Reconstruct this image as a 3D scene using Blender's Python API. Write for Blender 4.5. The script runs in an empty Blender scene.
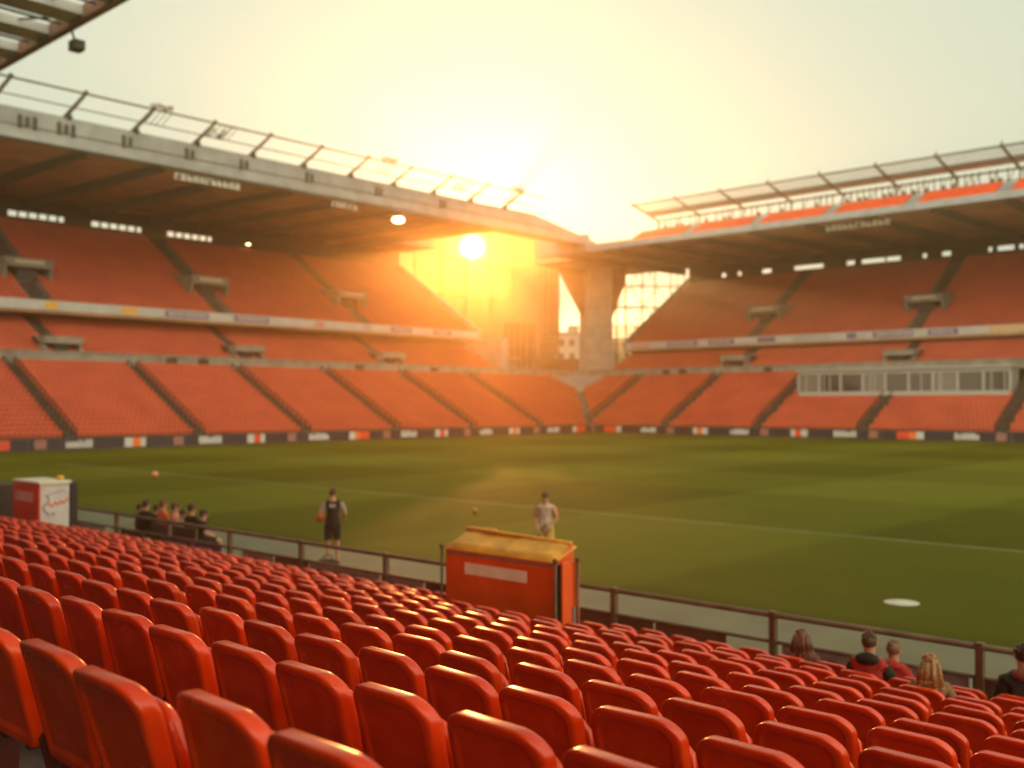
import bpy, bmesh, math, random
import numpy as np
from mathutils import Vector, Matrix, Euler
random.seed(7)
R = math.radians
S = bpy.context.scene
COL = S.collection

# ------------------------------------------------------------------ camera
AZ = R(42.6)                                   # view turned from +Y towards -X
cd = bpy.data.cameras.new('camera'); cam = bpy.data.objects.new('camera', cd); COL.objects.link(cam)
CAM_Z = 3.85
cam.location = (0, 0, CAM_Z)
cam.rotation_euler = (R(90 + 1.09), 0, AZ)
cd.sensor_width = 36; cd.lens = 35.9
cd.clip_start = .05; cd.clip_end = 3000
cd.dof.use_dof = True; cd.dof.focus_distance = 5.0; cd.dof.aperture_fstop = 1.55; cd.dof.aperture_blades = 0
S.camera = cam

# ------------------------------------------------------------------ world and sun
SUN_DIR = Vector((-.7045, .7085, .1535)).normalized()      # towards the sun
sun_el = math.asin(SUN_DIR.z); sun_az = math.atan2(SUN_DIR.x, SUN_DIR.y)
W = bpy.data.worlds.new('World'); S.world = W; W.use_nodes = True
nt = W.node_tree; nt.nodes.clear(); N = nt.nodes.new; L = nt.links.new
out = N('ShaderNodeOutputWorld'); bg = N('ShaderNodeBackground'); L(bg.outputs[0], out.inputs[0])
sky = N('ShaderNodeTexSky'); sky.sky_type = 'NISHITA'; sky.sun_disc = False
sky.sun_elevation = sun_el; sky.sun_rotation = sun_az
sky.air_density = 1.0; sky.dust_density = 4.0; sky.ozone_density = 1.0
tint = N('ShaderNodeMix'); tint.data_type = 'RGBA'; tint.blend_type = 'MULTIPLY'; tint.inputs[0].default_value = 1
L(sky.outputs[0], tint.inputs[6]); tint.inputs[7].default_value = (1.25, 1.0, .80, 1)
NISH = .06; BASE = (7.3, 8.5, 6.9); SKY_FILL = (20.5, 17, 10.5)
tc = N('ShaderNodeTexCoord'); dot = N('ShaderNodeVectorMath'); dot.operation = 'DOT_PRODUCT'
nrm = N('ShaderNodeVectorMath'); nrm.operation = 'NORMALIZE'
L(tc.outputs['Generated'], nrm.inputs[0]); L(nrm.outputs[0], dot.inputs[0]); dot.inputs[1].default_value = SUN_DIR
def M(op, a, b=None):
    n = N('ShaderNodeMath'); n.operation = op
    for i, v in enumerate((a, b)):
        if v is None: continue
        if isinstance(v, (int, float)): n.inputs[i].default_value = v
        else: L(v, n.inputs[i])
    return n.outputs[0]
ang = M('ARCCOSINE', M('MINIMUM', dot.outputs['Value'], 1.0))
def glow(width, strength, col):
    v = M('MULTIPLY', M('EXPONENT', M('MULTIPLY', M('DIVIDE', ang, R(width)), -1.0)), strength)
    c = N('ShaderNodeVectorMath'); c.operation = 'SCALE'; c.inputs[0].default_value = col; L(v, c.inputs['Scale'])
    return c.outputs[0]
disc = N('ShaderNodeMapRange'); disc.interpolation_type = 'SMOOTHERSTEP'; disc.inputs['From Min'].default_value = R(.90); disc.inputs['From Max'].default_value = R(.35)
L(ang, disc.inputs['Value'])
dsc = N('ShaderNodeVectorMath'); dsc.operation = 'SCALE'; dsc.inputs[0].default_value = (1, .85, .6)
L(M('MULTIPLY', M('POWER', disc.outputs[0], 2.0), 1500.0), dsc.inputs['Scale'])
# brighter, paler sky away from the sun (added fill light, unseen behind the camera)
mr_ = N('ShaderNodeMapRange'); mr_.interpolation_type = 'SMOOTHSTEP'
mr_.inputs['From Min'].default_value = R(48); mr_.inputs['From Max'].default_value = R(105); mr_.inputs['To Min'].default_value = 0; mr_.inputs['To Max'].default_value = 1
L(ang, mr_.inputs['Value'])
sc_ = N('ShaderNodeVectorMath'); sc_.operation = 'SCALE'; L(tint.outputs[2], sc_.inputs[0]); sc_.inputs['Scale'].default_value = NISH
def cadd(a, col, fac=None):
    n = N('ShaderNodeVectorMath'); n.operation = 'ADD'; L(a, n.inputs[0])
    if fac is None: n.inputs[1].default_value = col
    else:
        q = N('ShaderNodeVectorMath'); q.operation = 'SCALE'; q.inputs[0].default_value = col; L(fac, q.inputs['Scale']); L(q.outputs[0], n.inputs[1])
    return n.outputs[0]
acc = cadd(sc_.outputs[0], BASE)
acc = cadd(acc, SKY_FILL, mr_.outputs[0])
for g in (glow(3.0, 9, (1, .64, .26)), glow(.42, 700, (1, .78, .42)), glow(10.0, .6, (1, .80, .45)), dsc.outputs[0]):
    a = N('ShaderNodeVectorMath'); a.operation = 'ADD'; L(acc, a.inputs[0]); L(g, a.inputs[1]); acc = a.outputs[0]
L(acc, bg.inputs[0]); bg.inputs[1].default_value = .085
sd = bpy.data.lights.new('sun', 'SUN'); sun = bpy.data.objects.new('sun', sd); COL.objects.link(sun)
sd.energy = 4.5; sd.angle = R(.6); sd.color = (1, .66, .40)
sun.rotation_euler = SUN_DIR.to_track_quat('Z', 'Y').to_euler()
sun.location = (0, 0, 60)
S.view_settings.view_transform = 'Standard'; S.view_settings.look = 'None'
S.view_settings.exposure = 0.0; S.view_settings.gamma = 1.0; S.view_settings.use_curve_mapping = False
S.render.engine = 'CYCLES'
S.cycles.use_denoising = True
S.cycles.max_bounces = 6; S.cycles.diffuse_bounces = 3; S.cycles.glossy_bounces = 3
S.cycles.volume_bounces = 1; S.cycles.transmission_bounces = 4; S.cycles.transparent_max_bounces = 12
S.cycles.sample_clamp_indirect = 6.0
S.cycles.caustics_reflective = False; S.cycles.caustics_refractive = False

# ------------------------------------------------------------------ materials
MATS = {}
def mat(name, col, rough=.6, var=.12, scale=4.0, metal=0.0, bump=0.0, col2=None, coat=0.0, spec=.5, bscale=None):
    if name in MATS: return MATS[name]
    m = bpy.data.materials.new(name); m.use_nodes = True; t = m.node_tree; b = t.nodes['Principled BSDF']
    b.inputs['Roughness'].default_value = rough; b.inputs['Metallic'].default_value = metal
    b.inputs['Coat Weight'].default_value = coat; b.inputs['Coat Roughness'].default_value = .12
    b.inputs['Specular IOR Level'].default_value = spec
    co = t.nodes.new('ShaderNodeTexCoord')
    nz = t.nodes.new('ShaderNodeTexNoise'); nz.inputs['Scale'].default_value = scale; nz.inputs['Detail'].default_value = 5
    t.links.new(co.outputs['Object'], nz.inputs['Vector'])
    rp = t.nodes.new('ShaderNodeValToRGB')
    c2 = col2 or tuple(max(0, c * (1 - 2 * var)) for c in col)
    c1 = col if col2 else tuple(min(1, c * (1 + var)) for c in col)
    rp.color_ramp.elements[0].position = .32; rp.color_ramp.elements[1].position = .68
    rp.color_ramp.elements[0].color = (*c2, 1); rp.color_ramp.elements[1].color = (*c1, 1)
    t.links.new(nz.outputs['Fac'], rp.inputs[0]); t.links.new(rp.outputs[0], b.inputs['Base Color'])
    rr = t.nodes.new('ShaderNodeMapRange'); rr.inputs['To Min'].default_value = max(.03, rough - .08); rr.inputs['To Max'].default_value = min(1, rough + .1)
    t.links.new(nz.outputs['Fac'], rr.inputs['Value']); t.links.new(rr.outputs[0], b.inputs['Roughness'])
    if bump:
        n2 = t.nodes.new('ShaderNodeTexNoise'); n2.inputs['Scale'].default_value = bscale or scale * 6
        t.links.new(co.outputs['Object'], n2.inputs['Vector'])
        bp = t.nodes.new('ShaderNodeBump'); bp.inputs['Strength'].default_value = bump; bp.inputs['Distance'].default_value = .02
        t.links.new(n2.outputs['Fac'], bp.inputs['Height']); t.links.new(bp.outputs[0], b.inputs['Normal'])
    MATS[name] = m; return m

def seat_material():
    # per-seat tone through Object Info, faint dust and scuffs
    m = bpy.data.materials.new('seat_plastic'); m.use_nodes = True; t = m.node_tree; b = t.nodes['Principled BSDF']
    oi = t.nodes.new('ShaderNodeObjectInfo'); co = t.nodes.new('ShaderNodeTexCoord')
    add = t.nodes.new('ShaderNodeVectorMath'); add.operation = 'ADD'
    t.links.new(co.outputs['Object'], add.inputs[0]); t.links.new(oi.outputs['Location'], add.inputs[1])
    nz = t.nodes.new('ShaderNodeTexNoise'); nz.inputs['Scale'].default_value = 7; nz.inputs['Detail'].default_value = 7
    t.links.new(add.outputs[0], nz.inputs['Vector'])
    rp = t.nodes.new('ShaderNodeValToRGB'); rp.color_ramp.elements[0].position = .3; rp.color_ramp.elements[1].position = .75
    rp.color_ramp.elements[0].color = (.72, .036, .003, 1); rp.color_ramp.elements[1].color = (.84, .066, .006, 1)
    t.links.new(nz.outputs['Fac'], rp.inputs[0])
    hs = t.nodes.new('ShaderNodeHueSaturation'); mr = t.nodes.new('ShaderNodeMapRange')
    mr.inputs['To Min'].default_value = .82; mr.inputs['To Max'].default_value = 1.12
    t.links.new(oi.outputs['Random'], mr.inputs['Value']); t.links.new(mr.outputs[0], hs.inputs['Value'])
    t.links.new(rp.outputs[0], hs.inputs['Color']); t.links.new(hs.outputs[0], b.inputs['Base Color'])
    r2 = t.nodes.new('ShaderNodeMapRange'); r2.inputs['To Min'].default_value = .17; r2.inputs['To Max'].default_value = .33; b.inputs['Specular IOR Level'].default_value = .5
    t.links.new(nz.outputs['Fac'], r2.inputs['Value']); t.links.new(r2.outputs[0], b.inputs['Roughness'])
    n2 = t.nodes.new('ShaderNodeTexNoise'); n2.inputs['Scale'].default_value = 420; t.links.new(co.outputs['Object'], n2.inputs['Vector'])
    bp = t.nodes.new('ShaderNodeBump'); bp.inputs['Strength'].default_value = .08; bp.inputs['Distance'].default_value = .002
    t.links.new(n2.outputs['Fac'], bp.inputs['Height']); t.links.new(bp.outputs[0], b.inputs['Normal'])
    return m
SEAT = seat_material()
FSEAT = mat('far_seat_plastic', (.62, .10, .045), .5, .08, .35, col2=(.50, .072, .034))
CONC = mat('concrete', (.26, .245, .22), .85, .16, .8, bump=.3)
CONC_D = mat('terrace_concrete', (.19, .17, .155), .9, .22, 1.6, bump=.4)
CONC_L = mat('pale_concrete', (.275, .29, .31), .8, .12, .5, bump=.2)
STEEL_G = mat('grey_steel', (.28, .31, .36), .5, .12, 1.0, metal=.3)
STEEL_D = mat('dark_steel', (.032, .024, .020), .55, .2, 2.0, metal=.3)
SOFFIT = mat('roof_soffit', (.70, .38, .22), .8, .14, .25)
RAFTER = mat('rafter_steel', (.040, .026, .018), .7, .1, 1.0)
ROOFTOP = mat('roof_sheet', (.33, .33, .33), .7, .15, .6)
WHITE = mat('white_board', (.52, .52, .54), .5, .06, .5)
NAVY = mat('navy_board', (.014, .010, .030), .4, .1, .8)
PINK = mat('salmon_print', (.62, .28, .22), .5, .1, 1.5)
ORANGE = mat('orange_print', (.80, .16, .03), .5, .06, 1.5)
RED = mat('red_print', (.70, .05, .02), .5, .06, 1.5)
YELLOW = mat('yellow_print', (.80, .42, .05), .5, .06, 1.5)
VIOLET = mat('violet_print', (.16, .10, .26), .5, .08, 1.5)
BLACK = mat('black_plastic', (.015, .012, .012), .5, .2, 4)
GLASS = mat('dark_glass', (.045, .04, .04), .08, .1, .5)
WOODB = mat('rail_brown', (.15, .085, .055), .5, .18, 3, metal=.2)
SKIN = mat('skin', (.50, .25, .16), .55, .05, 12)

# ------------------------------------------------------------------ mesh helpers
class MB:
    def __init__(s, f=None): s.v = []; s.f = []; s.m = []; s.fn = f or (lambda a, b, c: (a, b, c)); s.cur = 0
    def add(s, vs, fs):
        o = len(s.v); s.v += [s.fn(*p) for p in vs]; s.f += [tuple(o + i for i in q) for q in fs]; s.m += [s.cur] * len(fs); return s
    def box(s, a0, a1, b0, b1, c0, c1):
        vs = [(a, b, c) for a in (a0, a1) for b in (b0, b1) for c in (c0, c1)]
        return s.add(vs, [(0, 1, 3, 2), (4, 6, 7, 5), (0, 4, 5, 1), (2, 3, 7, 6), (0, 2, 6, 4), (1, 5, 7, 3)])
    def prism(s, poly, a0, a1, plane='bc'):
        # poly in (b,c) extruded along a; or 'ab' extruded along c
        n = len(poly)
        if plane == 'bc': vs = [(a0, p, q) for p, q in poly] + [(a1, p, q) for p, q in poly]
        elif plane == 'ab': vs = [(p, q, a0) for p, q in poly] + [(p, q, a1) for p, q in poly]
        else: vs = [(p, a0, q) for p, q in poly] + [(p, a1, q) for p, q in poly]
        fs = [tuple(range(n)), tuple(range(2 * n - 1, n - 1, -1))] + [(i, (i + 1) % n, n + (i + 1) % n, n + i) for i in range(n)]
        return s.add(vs, fs)
    def tube(s, p, q, r=.03, n=6, r2=None):
        p, q = Vector(s.fn(*p)), Vector(s.fn(*q)); d = q - p
        if d.length < 1e-6: return s
        t = d.to_track_quat('Z', 'Y'); r2 = r if r2 is None else r2
        o = len(s.v)
        for c, rr in ((p, r), (q, r2)):
            for i in range(n):
                a = 2 * math.pi * i / n + math.pi / n
                s.v.append(tuple(c + t @ Vector((math.cos(a) * rr, math.sin(a) * rr, 0))))
        fs = [(o + i, o + (i + 1) % n, o + n + (i + 1) % n, o + n + i) for i in range(n)] + [tuple(o + n - 1 - i for i in range(n)), tuple(o + n + i for i in range(n))]
        s.f += fs; s.m += [s.cur] * len(fs); return s
    def ball(s, c, r, n=10, sc=(1, 1, 1)):
        vs = [(c[0], c[1], c[2] + r * sc[2])]; k = n // 2
        for j in range(1, k):
            t = math.pi * j / k
            for i in range(n):
                a = 2 * math.pi * i / n
                vs.append((c[0] + r * sc[0] * math.sin(t) * math.cos(a), c[1] + r * sc[1] * math.sin(t) * math.sin(a), c[2] + r * sc[2] * math.cos(t)))
        vs.append((c[0], c[1], c[2] - r * sc[2])); last = len(vs) - 1
        fs = [(0, 1 + i, 1 + (i + 1) % n) for i in range(n)]
        for j in range(k - 2):
            for i in range(n): fs.append((1 + j * n + i, 1 + (j + 1) * n + i, 1 + (j + 1) * n + (i + 1) % n, 1 + j * n + (i + 1) % n))
        b = 1 + (k - 2) * n
        fs += [(last, b + (i + 1) % n, b + i) for i in range(n)]
        return s.add(vs, fs)
    def build(s, name, mats, parent=None, smooth=False, bevel=0, **props):
        me = bpy.data.meshes.new(name); me.from_pydata(s.v, [], s.f)
        for m in (mats if isinstance(mats, (list, tuple)) else [mats]): me.materials.append(m)
        me.polygons.foreach_set('material_index', s.m)
        bm = bmesh.new(); bm.from_mesh(me); bmesh.ops.recalc_face_normals(bm, faces=bm.faces)
        if bevel: bmesh.ops.bevel(bm, geom=[e for e in bm.edges if len(e.link_faces) == 2 and e.calc_face_angle(0) > .6], offset=bevel, segments=2, affect='EDGES', profile=.6)
        bm.to_mesh(me); bm.free()
        if smooth: me.polygons.foreach_set('use_smooth', [True] * len(me.polygons))
        o = bpy.data.objects.new(name, me); COL.objects.link(o)
        if parent is not None:
            o.parent = parent
            if parent.name in LOCAL or parent.get('_w'): pass
            bpy.context.view_layer.update() if False else None
            o.matrix_parent_inverse = wm(parent).inverted() if not s.__dict__.get('local') else Matrix.Identity(4)
        for k, v in props.items(): o[k] = v
        return o
LOCAL = set()
def wm(o):
    m = Matrix.LocRotScale(o.location, o.rotation_euler, o.scale)
    if o.parent: m = wm(o.parent) @ o.matrix_parent_inverse @ m
    return m
def LMB():
    m = MB(); m.local = True; return m
def empty(name, loc=(0, 0, 0), rz=0, label=None, cat=None, group=None):
    o = bpy.data.objects.new(name, None); COL.objects.link(o); o.location = loc; o.rotation_euler = (0, 0, rz); o.empty_display_size = .3
    tag(o, label, cat, group); return o
def tag(o, label=None, cat=None, group=None, kind=None):
    if label: o['label'] = label
    if cat: o['category'] = cat
    if group: o['group'] = group
    if kind: o['kind'] = kind
    return o
def struct(o): o['kind'] = 'structure'; return o

# ------------------------------------------------------------------ ground, pitch, track
def pitch_material():
    m = bpy.data.materials.new('mown_grass'); m.use_nodes = True; t = m.node_tree; b = t.nodes['Principled BSDF']
    b.inputs['Roughness'].default_value = .75; b.inputs['Specular IOR Level'].default_value = .03
    b.inputs['Sheen Weight'].default_value = .0
    nn = t.nodes.new; lk = t.links.new
    co = nn('ShaderNodeTexCoord'); sp = nn('ShaderNodeSeparateXYZ'); lk(co.outputs['Object'], sp.inputs[0])
    def mm(op, a, bb=None, c=None):
        n = nn('ShaderNodeMath'); n.operation = op
        for i, v in enumerate((a, bb, c)):
            if v is None: continue
            if isinstance(v, (int, float)): n.inputs[i].default_value = v
            else: lk(v, n.inputs[i])
        return n.outputs[0]
    wob = nn('ShaderNodeTexNoise'); wob.inputs['Scale'].default_value = .15; lk(co.outputs['Object'], wob.inputs['Vector'])
    def stripe(axis, w, off):
        x = mm('ADD', mm('ADD', axis, off), mm('MULTIPLY', wob.outputs['Fac'], .8))
        s = mm('SINE', mm('MULTIPLY', x, math.pi / w))
        n = nn('ShaderNodeMapRange'); n.interpolation_type = 'SMOOTHSTEP'; n.inputs['From Min'].default_value = -.14; n.inputs['From Max'].default_value = .14
        lk(s, n.inputs['Value']); return n.outputs[0]
    sx = stripe(sp.outputs['X'], 9.5, 3.0); sy = stripe(sp.outputs['Y'], 11.0, 4.0)
    st = mm('ADD', mm('MULTIPLY', sx, .55), mm('MULTIPLY', sy, .45))
    nz = nn('ShaderNodeTexNoise'); nz.inputs['Scale'].default_value = .35; nz.inputs['Detail'].default_value = 9; nz.inputs['Roughness'].default_value = .7
    lk(co.outputs['Object'], nz.inputs['Vector'])
    f = mm('ADD', mm('MULTIPLY', st, .62), mm('MULTIPLY', nz.outputs['Fac'], .5))
    rp = nn('ShaderNodeValToRGB'); lk(f, rp.inputs[0])
    rp.color_ramp.elements[0].position = .12; rp.color_ramp.elements[0].color = (.044, .047, .001, 1)
    rp.color_ramp.elements[1].position = .95; rp.color_ramp.elements[1].color = (.086, .094, .009, 1)
    lk(rp.outputs[0], b.inputs['Base Color'])
    n2 = nn('ShaderNodeTexNoise'); n2.inputs['Scale'].default_value = 30; n2.inputs['Detail'].default_value = 4; lk(co.outputs['Object'], n2.inputs['Vector'])
    bp = nn('ShaderNodeBump'); bp.inputs['Strength'].default_value = .6; bp.inputs['Distance'].default_value = .03
    lk(n2.outputs['Fac'], bp.inputs['Height']); lk(bp.outputs[0], b.inputs['Normal'])
    return m
g = MB(); g.add([(-330, -60, -.04), (130, -60, -.04), (130, 330, -.04), (-330, 330, -.04)], [(0, 1, 2, 3)])
struct(g.build('ground', mat('bare_ground', (.20, .18, .15), .9, .2, .1)))
g = MB(); g.add([(-83.6, 17.0, 0), (60, 17.0, 0), (60, 106.6, 0), (-83.6, 106.6, 0)], [(0, 1, 2, 3)])
struct(g.build('pitch_grass', pitch_material()))
g = MB(); g.add([(-83.6, 11.6, -.01), (60, 11.6, -.01), (60, 17.0, -.01), (-83.6, 17.0, -.01)], [(0, 1, 2, 3)])
struct(g.build('perimeter_path', mat('path_surface', (.115, .12, .075), .8, .12, .7, bump=.2)))
LINEM = mat('line_paint', (.16, .165, .08), .8, .22, 1.2)
g = MB(); z = .004
def ln(x0, x1, y0, y1): g.add([(x0, y0, z), (x1, y0, z), (x1, y1, z), (x0, y1, z)], [(0, 1, 2, 3)])
PX0, PX1, PY0, PY1 = -66, 54, 28.6, 96.6; w = .14; cy = (PY0 + PY1) / 2; cx = (PX0 + PX1) / 2
ln(PX0, PX1, PY0 - w, PY0); ln(PX0, PX1, PY1, PY1 + w); ln(PX0 - w, PX0, PY0 - w, PY1 + w); ln(cx, cx + w, PY0, PY1)
ln(PX0, PX0 + 16.5, cy - 20.15, cy - 20.15 + w); ln(PX0, PX0 + 16.5, cy + 20.15, cy + 20.15 + w); ln(PX0 + 16.5, PX0 + 16.5 + w, cy - 20.15, cy + 20.15 + w)
ln(PX0, PX0 + 5.5, cy - 9.15, cy - 9.15 + w); ln(PX0, PX0 + 5.5, cy + 9.15, cy + 9.15 + w); ln(PX0 + 5.5, PX0 + 5.5 + w, cy - 9.15, cy + 9.15 + w)
for i in range(64):
    a, b = 2 * math.pi * i / 64, 2 * math.pi * (i + 1) / 64
    g.add([(cx + r * math.cos(t), cy + r * math.sin(t), z) for r, t in ((9.1, a), (9.24, a), (9.24, b), (9.1, b))], [(0, 1, 2, 3)])
struct(g.build('pitch_lines', LINEM))

# ------------------------------------------------------------------ far seats (one mass of thousands)
FS_V, FS_F = [], []
def far_seats(P, fwd, side):
    """P (n,3) seat positions on the tread, fwd = towards the pitch"""
    global FS_V, FS_F
    fwd, side = np.array(fwd, float), np.array(side, float)
    # back shell (box, leaning back) and folded pan
    def pt(a, b, c): return a * side + b * fwd + np.array([0, 0, c])
    w = .195
    t = [pt(-w, 0, .30), pt(w, 0, .30), pt(w, -.09, .80), pt(-w, -.09, .80), pt(-w, -.10, .30), pt(w, -.10, .30), pt(w, -.17, .80), pt(-w, -.17, .80),
         pt(-w, .02, .34), pt(w, .02, .34), pt(w, .09, .66), pt(-w, .09, .66)]
    f = [(0, 1, 2, 3), (5, 4, 7, 6), (3, 2, 6, 7), (0, 3, 7, 4), (1, 5, 6, 2), (8, 9, 10, 11)]
    t = np.array(t); f = np.array(f); n = len(P)
    jit = np.array([[0, 0, 0]]) + np.random.RandomState(3).normal(0, .008, (n, 3))
    V = (P[:, None, :] + jit[:, None, :] + t[None]).reshape(-1, 3)
    F = (f[None] + (np.arange(n) * len(t))[:, None, None]).reshape(-1, 4)
    FS_F.append(F + sum(len(v) for v in FS_V)); FS_V.append(V)

# ------------------------------------------------------------------ the two far stands
END = lambda s, d, z: (-84 - d, s, z)
FAR = lambda s, d, z: (s, 107 + d, z)
LOW = dict(d0=.9, z0=.75, n=17, t=.8, r=.405)
MID = dict(d0=15.2, z0=8.1, n=15, t=.8, r=.40)
def upp(zf): return dict(d0=20.6, z0=zf, n=21, t=.8, r=.52)
def stand(fn, is_end, label, s_lo, s_up, s_far, aisles_low, aisles_up, zup, roof_d, zr, name):
    """s_lo: fixed outer end; s_up: where the upper tier stops by the corner"""
    sgn = 1 if is_end else -1                     # direction of the corner along s
    root = empty(name, fn(s_up - sgn * 50, 0, 0), 0, label, 'stand')
    def corner_s(d): return (107 + d) if is_end else (-84 - d)
    def tier(spec, name, corner, aisles, aw, mat_=CONC_D, cut=None):
        d, z = spec['d0'], spec['z0']; m = MB(fn); P = []
        for k in range(spec['n']):
            dk = d + k * spec['t']; zk = z + k * spec['r']
            s1 = corner_s(dk) if corner else s_up
            a, b = (s_far, s1) if is_end else (s1, s_far)
            m.box(a, b, dk, dk + spec['t'] + .02, zk - spec['r'] - .5, zk)
            s = a + .3
            while s < b - .3:
                ok = all(abs(s - q) > aw / 2 + .2 for q in aisles)
                if cut and ok: ok = not cut(s, dk, zk)
                if ok: P.append(fn(s, dk + .55, zk))
                s += .5
        tr = m.build(name, mat_, root)
        P = np.array(P)
        if is_end: far_seats(P, (1, 0, 0), (0, 1, 0))
        else: far_seats(P, (0, -1, 0), (1, 0, 0))
        # aisle strips: steps, plus dark hand rails
        for q in aisles:
            st = MB(fn)
            for k in range(spec['n'] * 2):
                dk = d + k * spec['t'] / 2; zk = z + k * spec['r'] / 2
                st.box(q - aw / 2, q + aw / 2, dk, dk + spec['t'] / 2, zk - .1, zk + .03)
            so = st.build('stairway', STAIR, root)
            hr = MB(fn)
            for sd in (-aw / 2 - .06, aw / 2 + .06):
                if spec is LOW:
                    for k in range(0, spec['n'], 1):
                        dk = d + (k + .5) * spec['t']; zk = z + (k) * spec['r']
                        hr.tube((q + sd, dk, zk), (q + sd, dk, zk + 1.0), .07)
                    hr.tube((q + sd, d + .4, z + 1.0), (q + sd, d + (spec['n'] - .5) * spec['t'], z + (spec['n'] - 1) * spec['r'] + 1.0), .05)
            if hr.v: hr.build('handrail', STEEL_D, so)
        return tr
    STAIR = STAIR_M
    boxcut = (lambda s, d, z: (-59.4 < s < -33.4 and d > 8.1)) if not is_end else None
    tier(LOW, 'lower_terrace', True, aisles_low, .95, cut=boxcut)
    up = upp(zup)
    def vomcut(s, d, z): return any(abs(s - q) < 2.4 and 24.6 < d < 28.6 for q in aisles_up)
    def midcut(s, d, z): return any(abs(s - q) < 1.9 and 16.0 < d < 18.6 for q in aisles_up)
    tier(MID, 'middle_terrace', False, aisles_up, 1.4, cut=midcut)
    tier(up, 'upper_terrace', False, aisles_up, 1.6, cut=vomcut)
    a, b = sorted((s_far, corner_s(14.6)))
    # concourse wall between lower and middle tier
    m = MB(fn); m.prism([(a, 14.55), (b, 14.55), (b + (.0 if is_end else 0), 15.15), (a, 15.15)], 6.9, 8.75, 'ab')
    m.box(a, b, 14.45, 15.25, 8.75, 8.9)
    cw = m.build('concourse_wall', CONC, root)
    for q in (([54.5, 58.2, 79.5, 92] if is_end else [-82, -79.2, -66])):
        m = MB(fn); m.box(q - .55, q + .55, 14.35, 14.5, 7.5, 8.6); m.build('wall_recess', STEEL_D, root)
    a, b = sorted((s_far, s_up))
    # upper tier front: balcony slab, white advertising fascia, underside
    m = MB(fn); zf = zup
    m.prism([(20.2, zf - .9), (20.2, zf - .3), (21.2, zf - .3), (38, zf + 10.6), (38, zf + 9.2), (22.5, zf - 1.0)], a, b)
    m.build('balcony_slab', SOFFIT, root)
    fa = MB(fn); fa.box(a, b, 19.95, 20.18, zf - .65, zf + .35); fas = fa.build('balcony_fascia', WHITE, root)
    rnd = random.Random(5 if is_end else 9)
    s = a + 1
    pm = [VIOLET, YELLOW, PINK, mat('grey_print', (.42, .40, .44), .5, .1, 2), VIOLET]
    while s < b - 6:
        L_ = rnd.uniform(1.2, 5.5); mt = rnd.choice(pm)
        q = MB(fn); q.box(s, s + L_, 19.925, 19.955, zf - .5, zf + .2)
        q.build('printed_panel', mt, fas)
        if L_ > 3:
            q = MB(fn); x = s + .4
            while x < s + L_ - .5:
                ww = rnd.uniform(.18, .4); q.box(x, x + ww, 19.905, 19.93, zf - .32, zf + .05); x += ww + .14
            q.build('lettering', WHITE, fas)
        s += L_ + rnd.uniform(1.5, 7)
    # end wall of the stand by the corner, with sloping edge
    e0, e1 = (s_up, s_up + .5) if is_end else (s_up - .5, s_up)
    m = MB(fn); m.prism([(15.2, 8.4), (21.2 if is_end else 17, 8.4), (21.2 if is_end else 20.2, zf - .3), (38, zf + 11), (38, zf + 12), (20.0, zf + .5), (20.0, zf - 1.2), (15.2, 9.6)] if is_end else
                       [(20.0, zf - .7), (38, zf + 10.2), (38, zf + 12), (20.0, zf + .6)], e0, e1)
    m.build('end_wall', CONC_L if is_end else CONC, root)
    if is_end:
        m = MB(fn); m.box(s_up - .2, s_up + 1.2, 15.4, 20.6, 8.8, 13.2); m.build('corner_pier', CONC_L, root)
    # tunnels cut in the upper tier: slab roof, cheeks, dark mouth
    for q in aisles_up:
        z0 = up['z0'] + (24.8 - 20.6) / .8 * .52
        m = MB(fn)
        m.prism([(q - 2.6, z0 + 2.25), (q + 2.6, z0 + 2.25), (q + 2.2, z0 + 1.3), (q - 2.2, z0 + 1.3)], 24.0, 28.9, 'ac')
        m.prism([(24.6, z0 - .2), (24.05, z0 + 1.34), (28.85, z0 + 2.9), (28.9, z0 - .2)], q - 2.5, q - 2.15)
        m.prism([(24.6, z0 - .2), (24.05, z0 + 1.34), (28.85, z0 + 2.9), (28.9, z0 - .2)], q + 2.15, q + 2.5)
        v = m.build('tunnel_surround', CONC, root)
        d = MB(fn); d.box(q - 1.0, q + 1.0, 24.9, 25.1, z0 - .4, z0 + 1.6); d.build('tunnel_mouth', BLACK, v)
        h = MB(fn); h.box(q - 1.5, q + 1.5, 23.93, 23.99, z0 + 1.7, z0 + 2.0); h.build('tunnel_sign', mat('sign_cream', (.62, .55, .42), .5), v)
        m = MB(fn); z1 = MID['z0'] + .5
        m.box(q - 1.9, q + 1.9, 15.7, 18.6, z1 + 1.1, z1 + 1.8)
        m.prism([(15.8, z1 - .5), (15.8, z1 + .7), (18.6, z1 + 2.0), (18.6, z1)], q - 1.9, q - 1.6)
        m.prism([(15.8, z1 - .5), (15.8, z1 + .7), (18.6, z1 + 2.0), (18.6, z1)], q + 1.6, q + 1.9)
        v = m.build('tunnel_surround', CONC, root)
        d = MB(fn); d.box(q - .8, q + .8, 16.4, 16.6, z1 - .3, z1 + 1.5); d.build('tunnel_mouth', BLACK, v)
    # rear wall with ventilation openings under the roof
    a, b = sorted((s_far, s_up)); zt = up['z0'] + 21 * .52
    m = MB(fn); m.box(a, b, 37.6, 38.1, 0, zt + .62)
    op = ([(s, s + 6.6) for s in [-13.1, -3.1, 6.8, 16.8, 26.8, 36.8, 46.8, 56.6, 66.6]]) if is_end else \
         [(-87, -86), (-84, -83.2), (-79.7, -77.9), (-74.2, -69.3), (-65.8, -64.4), (-63.5, -57.6), (-54.6, -53.9), (-51.9, -50.6), (-45.8, -45.2), (-44.6, -42.4), (-41.9, -41.2), (-36, -30), (-26, -20)]
    cur = a
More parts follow.
